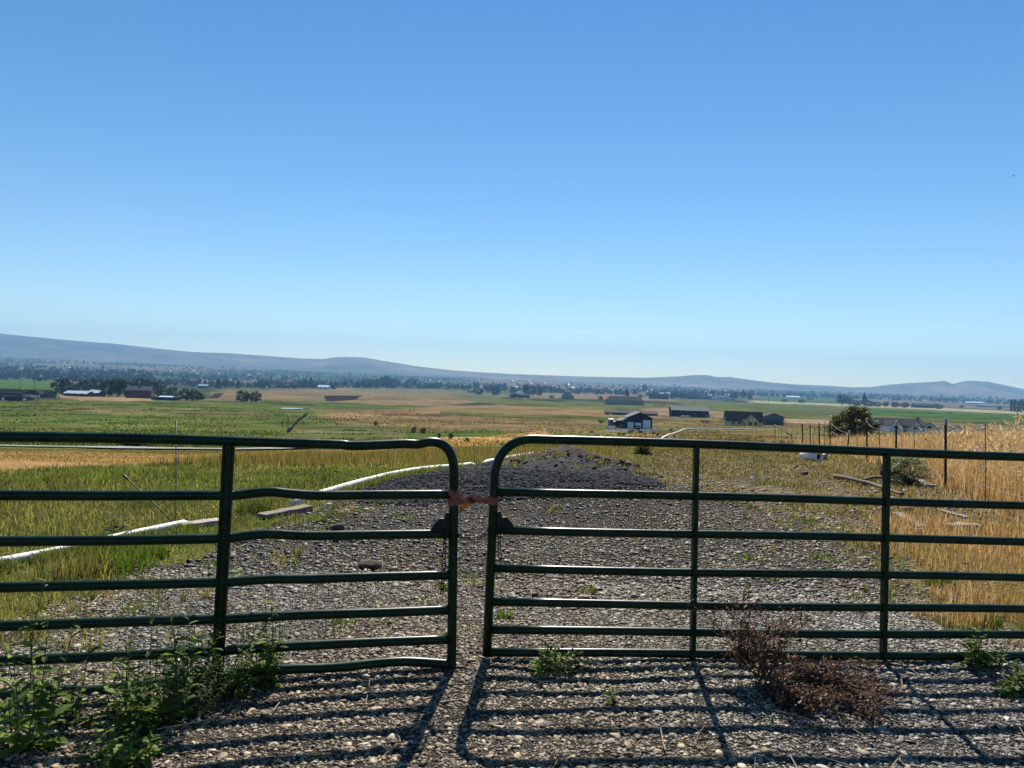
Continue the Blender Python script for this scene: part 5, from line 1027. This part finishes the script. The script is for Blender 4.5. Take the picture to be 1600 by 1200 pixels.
WR = roofm('bright_metal_roof', (.66, .67, .68), .32, .5)
t, m_ = bld('white_roof_shed', 'long shed with gleaming white roof at the left farm', 124, 619, -2, 'shed'); L = 36 * m_; block(t, L, 14, 4.2 * m_, 3.8 * m_, BK, WR, oh=.5); [panel(t, '-y', L, 14, (-.3 + .3 * k) * L, .05, 3.5, 3, plain('painted_opening_shade', (.012, .011, .012)), 'stall_shade_panel') for k in range(3)]  # stall shade painted as near-black panels, the wall behind is closed
t, m_ = bld('white_roof_shed', 'shorter taller white roofed shed right of the long gleaming one', 151, 619, -2, 'shed'); L = 17 * m_; block(t, L, 14, 5.4 * m_, 4 * m_, BK, WR, oh=.5); [panel(t, '-y', L, 14, (-.22 + .44 * k) * L, .05, 3.5, 3, plain('painted_opening_shade', (.012, .011, .012)), 'stall_shade_panel') for k in range(2)]  # two more near-black panels painting shade in the stalls
t, m_ = bld('red_barn', 'big old red barn with grey metal roof among the dark trees on the left', 219, 622, 8, 'barn'); L = 37 * m_; W = 13; block(t, L, W, 12.5 * m_, 6 * m_, siding('barn_red', (.13, .03, .035)), roofm('old_tin_roof', (.11, .105, .12), .5), oh=.5); panel(t, '+x', L, W, 0, .05, 4, 4, plain('barn_door', (.16, .06, .05)), 'barn_door'); panel(t, '-y', L, W, -L * .15, .05, 5, 4, plain('barn_door', (.16, .06, .05)), 'barn_door'); mb = MB(); mb.box((0, 0, 18.8 * m_), (2.2, 2.0, 1.6)); mb.build('cupola', MATS['old_tin_roof'], t)
t, m_ = bld('low_shed', 'low black shed with bright white roof panel right of the red barn', 259, 625, 0, 'shed'); L = 40 * m_; block(t, L, 8, 3.6 * m_, 1.4 * m_, BK, RK, oh=.3); mb = MB(); mb.box((2 * m_, -1.8, 5.6 * m_), (22 * m_, 6, .15), 0, Matrix.Rotation(.16, 3, 'X')); mb.build('white_roof_panel', WR, t); [panel(t, '-y', L, 8, (-.3 + .3 * k) * L, .05, 3, 2.4, plain('painted_opening_shade', (.012, .011, .012)), 'stall_shade_panel') for k in range(3)]  # shade of the low stalls painted by near-black front panels
# corrals and field fences
def rail_fence(label, pts, step, h, mat, rails=(.55, .95), tilt=0, pw=.13, name='corral_fence'):
    P = [at(*q) for q in pts]; o = P[0].copy(); t = empty(name, o); tag(t, label, 'fence'); Q = []
    for a, b_ in zip(P[:-1], P[1:]):
        n = max(1, int((b_ - a).length / step)); Q += [a.lerp(b_, k / n) for k in range(n)]
    Q.append(P[-1]); Q = [Vector((q.x, q.y, h1(q.x, q.y))) for q in Q]
    for q in Q[:90]:
        mb = MB(); hh = h * random.uniform(.85, 1.15); mb.sweep([q - o - Vector((0, 0, .2)), q - o + Vector((random.uniform(-.1, .1), 0, hh))], pw, 6); mb.build('post', mat, t)
    for f in rails:
        mb = MB(); mb.sweep([q - o + Vector((0, 0, h * f)) for q in Q], pw * .55, 5); mb.build('rail', mat, t)
    return t
DW = plain('dark_wood', (.05, .04, .032), .9)
rail_fence('dark wooden corral fence stretching right of the low black shed', [(283, 625), (330, 626), (385, 627), (440, 629)], 5, 2.6, DW)
rail_fence('pale wooden paddock fence in front of the white roofed sheds', [(50, 625), (85, 624.5), (121, 623.5)], 4, 1.8, plain('grey_wood', (.2, .17, .13), .9))
rail_fence('dark fence running down the pasture past the pond', [(480, 648), (468, 657), (459, 667), (449, 678)], 6, 1.6, DW, (.5, .85), pw=.13)
rail_fence('dark rail fence beside the pond at the edge of the bright pasture', [(405, 630), (440, 632), (490, 635.5)], 5, 2.0, DW)
rail_fence('short dark gate panel standing in the left pasture, near the pond fence', [(441, 667), (450, 665.5)], 4, 2.6, DW)
rail_fence('short dark gate panel standing alone on the tan field', [(640, 645.5), (647, 645.5)], 5, 3.0, DW)
rail_fence('small white panel fence in the green pasture in front of the red barn', [(244, 630), (262, 630)], 6, 1.8, M_TRIMW)
rail_fence('dark cattle panel on the green pasture in front of the long gleaming shed', [(96, 634.5), (108, 634)], 5, 2.2, DW)
rail_fence('low dark fence at the foot of the long dark barn', [(1005, 651), (1047, 653), (1115, 655)], 8, 1.4, DW)
# utility poles
for i, (px, py, h, lab) in enumerate([(31, 611, 15.5, 'utility pole behind the dark house at the far left, left one'), (53.5, 611, 16, 'utility pole behind the black roofed garage'), (629, 614, 8.5, 'lone utility pole on the tan mound'), (725, 616.5, 10, 'utility pole just left of the dark bushes near the middle'), (1085.5, 632, 17, 'utility pole in the field behind the long dark barn'), (1154, 630.5, 13, 'left pole of the pair in front of the far trees'), (1159.5, 630.5, 14, 'right pole of the pair in front of the far trees'), (1200.5, 633, 15, 'utility pole on the green field above the grey blue garage'), (1315, 636, 7, 'small far pole on the pale strip left of the big round bush')]):
    p = at(px, py); m_ = p.y / F; t = empty('utility_pole', p); tag(t, lab, 'utility pole', 'utility poles'); mb = MB(); hh = h * m_; mb.sweep([(0, 0, -.3), (0, 0, hh)], [.32, .22], 6); mb.build('pole', DW, t); mb = MB(); mb.box((0, 0, hh * .93), (hh * .18, .2, .2)); mb.build('crossarm', DW, t)
# black cattle on the far green field
def cow_parts():
    root = empty('cow', (0, 0, 0)); V0, T0 = ico(2)
    nx = V0.copy(); B = np.stack([nx[:, 0] * 1.0, nx[:, 1] * .36 * (1 + .12 * nx[:, 0]), nx[:, 2] * .42 - .05 * nx[:, 0] ** 2 + 1.02], 1); me = MB(); me.add(B, [tuple(t) for t in T0])
    for a in (-.72, .72):
        for k in (-.2, .2): me.sweep([(a, k, .95), (a + (.05 if a < 0 else 0), k, .5), (a, k, .02)], [.17, .085, .07], 7)
    me.sweep([(.8, 0, 1.2), (1.1, 0, 1.12), (1.35, 0, .75)], [.26, .2, .15], 8); me.sweep([(1.27, 0, .86), (1.42, 0, .62), (1.5, 0, .48)], [.15, .13, .09], 8)
    for k in (-1, 1): me.sweep([(1.25, k * .1, .92), (1.22, k * .3, .94)], [.05, .03], 5)
    me.sweep([(-.98, 0, 1.25), (-1.06, 0, .8), (-1.04, 0, .45)], [.04, .03, .05], 5); return me
cme = cow_parts(); ob = bpy.data.objects.get('cow')
if ob: bpy.data.objects.remove(ob)
cow0 = cme.build('cow', plain('black_hide', (.02, .017, .015), .7), smooth=True); cl_ = [(1419, 645), (1424, 645.5), (1450, 646), (1455, 646.5), (1481, 646.5), (1486, 647), (1513, 647), (1541, 647.5), (1546, 647.5), (1572, 649)]
for i, (px, py) in enumerate(cl_):
    c = cow0 if i == 0 else dup(cow0); c.location = at(px, py); c.rotation_euler = (0, 0, R(random.choice([0, 180, 20, 160]))); c.scale = (1.5, 1.5, 1.5); tag(c, f'black cow grazing on the dark green strip, {ORD[i]} from the left', 'cow', 'black cattle on the far field')

# ------------------------------------------------------------------ trees
def tree_proto(name, kind, seed):
    """unit-height tree: trunk with limbs, crown of leaf faces gathered in clumps"""
    r_ = np.random.default_rng(seed); root = empty(name, (0, 0, 0)); tr = MB()
    tr.sweep([(0, 0, -.05), (.01, 0, .2), (-.01, .01, .5), (0, 0, .8)], [.035, .028, .018, .006], 7); C = []
    if kind == 'round':
        for k in range(9):
            a = k * 2.4; z = .2 + .06 * k; tr.sweep([(0, 0, z - .05), (.16 * math.cos(a), .16 * math.sin(a), z + .08), (.3 * math.cos(a), .3 * math.sin(a), z + .14)], [.014, .009, .003], 5)
        for k in range(46):
            d = r_.normal(size=3); d /= np.linalg.norm(d); e = r_.uniform(.45, 1) ** .6; C.append((d[0] * .46 * e, d[1] * .46 * e, .53 + d[2] * .42 * e, r_.uniform(.07, .13)))
        n, ls = 40, .046; cols = [(.028, .045, .016), (.04, .062, .02), (.055, .08, .026), (.02, .032, .012)]
    elif kind == 'conifer':
        for k in range(60):
            z = r_.uniform(.08, 1) ; w = .24 * (1.03 - z) ** .85; a = r_.uniform(0, 6.28); e = r_.uniform(.3, 1); C.append((math.cos(a) * w * e, math.sin(a) * w * e, z - .04 * e, .03 + .05 * (1 - z)))
        n, ls = 26, .04; cols = [(.02, .036, .02), (.028, .048, .024), (.016, .026, .016)]
    elif kind == 'poplar':
        for k in range(50):
            z = r_.uniform(.08, 1); w = .10 * math.sin(min(z * 1.15 + .15, 1) * 2.6) ** .7; a = r_.uniform(0, 6.28); e = r_.uniform(.2, 1); C.append((math.cos(a) * w * e, math.sin(a) * w * e, z, .045))
        n, ls = 24, .036; cols = [(.03, .05, .018), (.045, .07, .022)]
    else:   # wide low bush
        for k in range(40):
            d = r_.normal(size=3); d /= np.linalg.norm(d); e = r_.uniform(.5, 1) ** .6; C.append((d[0] * .7 * e, d[1] * .6 * e, .45 + d[2] * .45 * e * (1 if d[2] > 0 else .9), r_.uniform(.08, .15)))
        n, ls = 36, .06; cols = [(.03, .047, .017), (.045, .068, .022), (.06, .085, .03)]
    C = np.array(C); P = np.repeat(C[:, :3], n, 0) + r_.normal(size=(len(C) * n, 3)) * np.repeat(C[:, 3:4], n, 0) * .6; P[:, 2] = np.maximum(P[:, 2], .02); cols = np.array(cols)
    cc = np.repeat(cols[r_.integers(0, len(cols), len(C))], n, 0) * r_.uniform(.75, 1.3, (len(P), 1))
    tr.build('trunk', plain('tree_bark', (.06, .045, .035), .9, 0, 9, .3), root, True); leafcloud('crown', P, ls, cc, root, M_TREE, r_); return root
PROTO = {}
def tree(px, py, h, w, kind, label, cat='tree', group=None, Y=None):
    p = at(px, py) if Y is None else atY(px, py, Y); m_ = p.y / F; k = (kind, random.randint(0, 2)); nm = {'round': 'broadleaf_tree', 'conifer': 'conifer_tree', 'poplar': 'poplar_tree', 'bush': 'bush'}[kind]
    if k not in PROTO: t = PROTO[k] = tree_proto(nm, kind, hash(kind) % 97 if False else {'round': 3, 'conifer': 21, 'poplar': 37, 'bush': 55}[kind] + k[1])
    else: t = dup(PROTO[k])
    ww = {'round': .98, 'conifer': .52, 'poplar': .24, 'bush': 1.5}[kind]; s = h * m_ * 1.12; t.location = p; sx = w * m_ * 1.12 / ww; t.scale = (sx, sx, s); t.rotation_euler = (0, 0, random.uniform(0, 6.28)); tag(t, label, cat, group); return t
random.seed(99)
TL = [(98, 617, 23, 27, 'round', 'dark round tree left of the long gleaming shed'), (119, 611, 12, 14, 'bush', 'pale green bush behind the long gleaming shed'),
 (133, 612, 18, 22, 'round', 'dark tree behind the gleaming shed, left of the bigger trees'), (150, 612, 20, 20, 'round', 'dark tree right behind the shorter white roofed shed'), (170, 620, 24, 24, 'round', 'tall dark tree between the white roofed sheds and the red barn, left'), (184, 620, 29, 26, 'round', 'tallest dark tree left of the red barn'), (195, 619, 25, 24, 'round', 'dark tree touching the left end of the red barn'), (217, 614, 20, 22, 'round', 'dark tree rising behind the ridge of the red barn'), (230, 614, 22, 20, 'round', 'dark tree behind the right part of the red barn'), (246, 615, 18, 18, 'round', 'dark tree just right of the red barn roof'),
 (252, 621, 15, 22, 'bush', 'mid green bush at the right end of the red barn'), (270, 621, 15, 22, 'bush', 'mid green bush behind the low black shed'), (290, 625, 17, 22, 'bush', 'dark green bush left in the clump right of the low black shed'), (303, 626, 17, 20, 'bush', 'dark green bush middle in the clump right of the low black shed'), (314, 625, 11, 14, 'bush', 'dark green bush at the right end of the clump'),
 (378, 627.5, 16, 22, 'bush', 'lone round bush at the corral, left of the pair'), (398, 627.5, 15, 20, 'bush', 'lone round bush at the corral, right of the pair'), (409, 607.5, 12, 11, 'round', 'dark round tree above the low tan bluff'), (400, 606, 10, 8, 'round', 'small dark tree left of the dark round one above the bluff'), (341, 606.5, 14, 12, 'conifer', 'dark conifer by the shed on the low tan bluff'), (352, 606.5, 13, 12, 'round', 'dark tree right of the conifer on the tan bluff'), (372, 606.5, 12, 10, 'conifer', 'small conifer right of the trees on the tan bluff'),
 (437, 606.5, 10, 10, 'round', 'dark tree right of the brown roofed house'), (450, 605.5, 9, 14, 'bush', 'dark bush between brown roofed house and conifer pair'), (477, 607, 14, 10, 'conifer', 'left conifer of the dark pair near the white house'), (485, 607, 15, 12, 'conifer', 'right conifer of the dark pair near the white house'), (521, 608, 8, 11, 'bush', 'dark bush at the right end of the white house above the bluff')]
for i, (x_, h_) in enumerate([(560, 9), (568, 12), (578, 13), (587, 13), (596, 16), (603, 18), (611, 14), (619, 13)]): TL.append((x_, 606.5, h_, 13, 'round', f'dark tree in the row at the middle horizon, {ORD[i]} from the left'))
TL += [(644, 605, 13, 17, 'round', 'round green tree right of the dark row at the middle horizon'), (657, 607, 8, 12, 'bush', 'low bush right of the round green tree'), (683, 607, 9, 10, 'round', 'small dark tree left of the small pale house'), (703, 607.5, 8, 10, 'round', 'small dark tree right of the small pale house'), (744, 609, 11, 10, 'round', 'narrow dark tree behind the dark bushes near the middle'), (747, 616.5, 10, 18, 'bush', 'left of the two dark bushes near the middle'), (774, 617, 13, 18, 'bush', 'right of the two dark bushes near the middle'), (762, 613, 10, 12, 'round', 'tree between the two dark bushes near the middle'), (802, 616, 10, 11, 'round', 'dark tree left of the white roofed shed'), (827, 620, 18, 21, 'round', 'big round dark tree right of the white roofed shed'), (843, 620, 15, 10, 'round', 'thin grey green tree right of the big round dark one'),
 (938, 625, 6, 9, 'bush', 'small pale bush left of the ranch house'), (1000, 622, 6, 8, 'bush', 'small dark bush at the right end of the ranch house'), (980, 620, 11, 11, 'conifer', 'dark conifer right of the small red barn'), (1007, 613, 11, 9, 'round', 'taller dark tree on the horizon above the bigger red barn'), (1049, 623, 9, 8, 'conifer', 'small conifer left of the round trees, right of the red barn'), (1056, 623, 9, 9, 'round', 'left round tree right of the bigger red barn'), (1066, 623.5, 10, 12, 'round', 'right round tree right of the bigger red barn'), (1146, 625, 12, 12, 'round', 'dark tree left of the pole pair'), (1161, 623, 11, 10, 'round', 'dark tree behind the pole pair'), (1172, 624, 7, 9, 'bush', 'dark bush right of the pole pair'), (1227, 628, 4, 10, 'bush', 'tiny bush on the far green field, left'), (1253, 629.5, 5.5, 12, 'bush', 'dark bush alone on the far green field right of the dairy shed'),
 (1316, 632.5, 15, 17, 'round', 'big round tree behind the pale strip above the big bush'), (1327, 633, 11, 12, 'round', 'smaller tree right of the big round one on the pale strip'), (1350, 634, 17, 12, 'conifer', 'pointed tree rising from the hedge right of the round trees'), (1340, 634.5, 9, 14, 'bush', 'hedge bush left of the pointed tree'), (1358, 635, 9, 18, 'bush', 'hedge bush right of the pointed tree'), (1371, 635.5, 7, 12, 'bush', 'hedge bush at the right end of the hedge'), (1384, 636, 8, 8, 'round', 'small tree alone right of the hedge'), (1399, 636.5, 8, 15, 'bush', 'dark bush in the clump left of the long dark shed, left'), (1414, 637, 8, 13, 'bush', 'dark bush in the clump left of the long dark shed, right'), (1466, 639, 8, 17, 'bush', 'dark bush at the right end of the long dark shed'), (1502, 637, 3.5, 8, 'bush', 'tiny dark bush left of the low grey barn'), (1561, 640, 6, 7, 'bush', 'small bush left of the poplar row')]
for t in TL: tree(*t, cat='bush' if t[4] == 'bush' else 'tree')
for i, (x_, h_) in enumerate([(1580, 16), (1585.5, 17), (1591, 15), (1596, 17), (1601, 16), (1607, 16)]): tree(x_, 643 + (x_ - 1580) * .05, h_, 5, 'poplar', f'slim poplar in the row at the right edge, {ORD[i]} from the left', 'tree', 'poplar row')
for x_, y_, h_, w_, l_ in ((587, 665, 6.5, 7, 'small bright bush on the tan and olive field'), (646.5, 677, 10, 7, 'left bush of the dark pair in the bright green strip'), (661, 677.5, 9, 10, 'right bush of the dark pair in the bright green strip'), (686, 684, 7, 6, 'small dark bush above the corner of the bent gate, left'), (704, 686, 9, 9, 'small dark bush above the corner of the bent gate, right'), (729, 691, 7, 10, 'small green bush in the gap between the gate corners')): tree(x_, y_, h_, w_, 'bush', l_, 'bush')
# shrubs peppering the slope below the shop
for i in range(16): px = 925 + i * 9.5 + random.uniform(-4, 4); tree(px, random.uniform(673, 688), random.uniform(2.5, 4.5), random.uniform(4, 8), 'bush', f'low dark scrub bush on the dry slope below the shop, {ORD[i]} from the left', 'bush', 'scrub on the dry slope')
for i in range(14): tree(484 + i * 5.4, 655.5 + (i % 2) * 1.5, 2.2, 3.2, 'bush', f'small yellowish bush in the planted row on the tan field, {ORD[i]} from the left', 'bush', 'planted row of small bushes')
# far woods: belts too many to count
def woods(name, bands, n, seed):
    r_ = np.random.default_rng(seed); V = []; Cc = []
    for b_ in bands:
        pts, hgt, cnt = b_; cnt = int(cnt * .78)
        for _ in range(cnt):
            s = r_.uniform(0, len(pts) - 1); i = int(s); f = s - i; x = pts[i][0] * (1 - f) + pts[i + 1][0] * f; y = pts[i][1] * (1 - f) + pts[i + 1][1] * f + r_.uniform(-1, 1) * (pts[i][2])
            p = at(x, y); m_ = p.y / F; h = hgt * m_ * r_.uniform(.5, 1.25); w = h * r_.uniform(.35, .75); k = 34; con = r_.random() < .3
            d = r_.normal(size=(k, 3)); d /= np.linalg.norm(d, axis=1, keepdims=True); d *= r_.uniform(.4, 1, (k, 1)) ** .5
            P = np.stack([p.x + d[:, 0] * w * (.5 if con else .9) * (1 - .45 * (d[:, 2] + .3) * con), p.y + d[:, 1] * w * .9, p.z + h * .5 + d[:, 2] * h * .52], 1)
            a = r_.normal(size=(k, 3)); a /= np.linalg.norm(a, axis=1, keepdims=True); c = np.cross(a, r_.normal(size=(k, 3))); c /= np.linalg.norm(c, axis=1, keepdims=True); l = h * .25 * r_.uniform(.6, 1.3, (k, 1))
            V.append(np.stack([P - a * l, P + c * l * .6, P + a * l, P - c * l * .6], 1)); Cc.append(np.repeat(np.array([(.02, .033, .014), (.03, .046, .018), (.014, .024, .012)])[r_.integers(0, 3)][None] * r_.uniform(.75, 1.3, (k, 1)), 4, 0))
    V = np.concatenate(V).reshape(-1, 3); return mesh_np(name, V, np.arange(len(V)).reshape(-1, 4), M_TREE, np.concatenate(Cc), kind='stuff')
woods('far_woods', [([(-30, 587, 6), (60, 590, 6), (150, 592, 6), (240, 594, 5)], 9, 420), ([(170, 597, 2), (240, 600, 2), (330, 603, 2), (420, 605.5, 1.5), (520, 606, 1.5)], 8, 240), ([(520, 605, 1.5), (640, 605.5, 1.5), (760, 608, 2), (860, 611, 2)], 7, 240), ([(860, 613, 2), (960, 615, 2), (1080, 617, 2.5), (1180, 618, 2)], 6.5, 260), ([(1180, 618, 1.2), (1320, 622, 1.2), (1460, 627, 1.5), (1630, 633, 1.5)], 5, 260), ([(-30, 572, 3), (150, 580, 4), (400, 592, 6), (620, 598, 5)], 4, 520), ([(0, 562, 3), (250, 574, 4), (520, 588, 5), (800, 600, 5), (1100, 609, 4)], 2.6, 760), ([(880, 606, 4), (1100, 612, 3), (1350, 618, 2), (1600, 626, 2)], 3, 420), ([(250, 588, 2), (420, 597, 4), (600, 602, 3)], 5, 260)], 0, 5)
# pale specks of the far town
mb = MB(); mb.box((0, 0, .3), (1, .8, .6)); mb.add([(-.55, -.5, .55), (.55, -.5, .55), (.55, .5, .55), (-.55, .5, .55), (-.55, 0, 1), (.55, 0, 1)], [(0, 1, 5, 4), (2, 3, 4, 5), (1, 2, 5), (3, 0, 4), (3, 2, 1, 0)])
tb_ = mb.build('town_building', plain('town_white', (.72, .73, .74), .45, 0, 1, .05)); r_ = np.random.default_rng(12); first = True
for i in range(72):
    px = r_.choice([r_.uniform(180, 480), r_.uniform(480, 860), r_.uniform(860, 1200), r_.uniform(620, 1150)]); y0 = np.interp(px, [0, 200, 400, 640, 800, 1000, 1200], [566, 578, 588, 594, 597, 600, 606]); p = at(px, y0 + r_.uniform(-4, 11)); s = p.y / F
    c = tb_ if first else dup(tb_); first = False; c.location = p; c.scale = (s * r_.uniform(1.2, 3.4), s * r_.uniform(2, 3), s * r_.uniform(.8, 1.7)); c.rotation_euler = (0, 0, r_.uniform(-.4, .4)); tag(c, 'tiny pale building of the hazy town far across the valley', 'building', 'far town buildings')
# wind turbines on the ridge
def turbine(): 
    t = empty('wind_turbine', (0, 0, 0)); mb = MB(); mb.sweep([(0, 0, -8), (0, 0, 42)], [1.6, 1.0], 8); mb.build('tower', M_TRIMW, t); mb = MB()
    for k in range(3):
        a = k * 2.094 + .3; u_ = Vector((math.sin(a), 0, math.cos(a))); mb.add([Vector((0, -2, 42)) + u_ * 0 + Vector((-.8, 0, 0)), Vector((0, -2, 42)) + u_ * 22, Vector((0, -2, 42)) + Vector((.8, 0, .5)), Vector((0, -1.4, 42)) + u_ * 6], [(0, 1, 3), (3, 1, 2), (0, 3, 2), (0, 2, 1)])
    mb.build('rotor', M_TRIMW, t); return t
T0_ = turbine(); T0_.scale = (.62, .62, .62)
for i, px in enumerate([455, 463, 471, 480, 488, 497, 607, 617, 624, 632, 779, 787, 794, 803, 811, 819, 828, 836]):
    u, v = uv(px, np.interp(px, [q[0] for q in SKL], [q[1] for q in SKL])); Y_ = 9150; t = T0_ if i == 0 else dup(T0_); t.location = (u / F * Y_, Y_, EYE - v / F * Y_ - 3); tag(t, 'tiny wind turbine on the crest of the far hazy ridge', 'wind turbine', 'wind turbines on the ridge')
# a bird high on the right
bp = ray(1583, 275, 70); t = empty('bird', bp); tag(t, 'tiny dark bird flying high in the blue sky on the right', 'bird'); mb = MB(); mb.sweep([(-.13, 0, 0), (-.05, 0, .01), (.06, 0, .01), (.11, 0, .03), (.15, 0, .02)], [.012, .035, .04, .026, .004], 8)
for k in (-1, 1): mb.add([(.06, k * .02, .02), (-.04, k * .02, .02), (-.06, k * .16, .07), (-.03, k * .28, .04), (.05, k * .15, .08)], [(0, 1, 2, 4), (4, 2, 3)])
mb.build('body', plain('dark_feather', (.02, .018, .016), .8), t); t.rotation_euler = (0, 0, R(25))
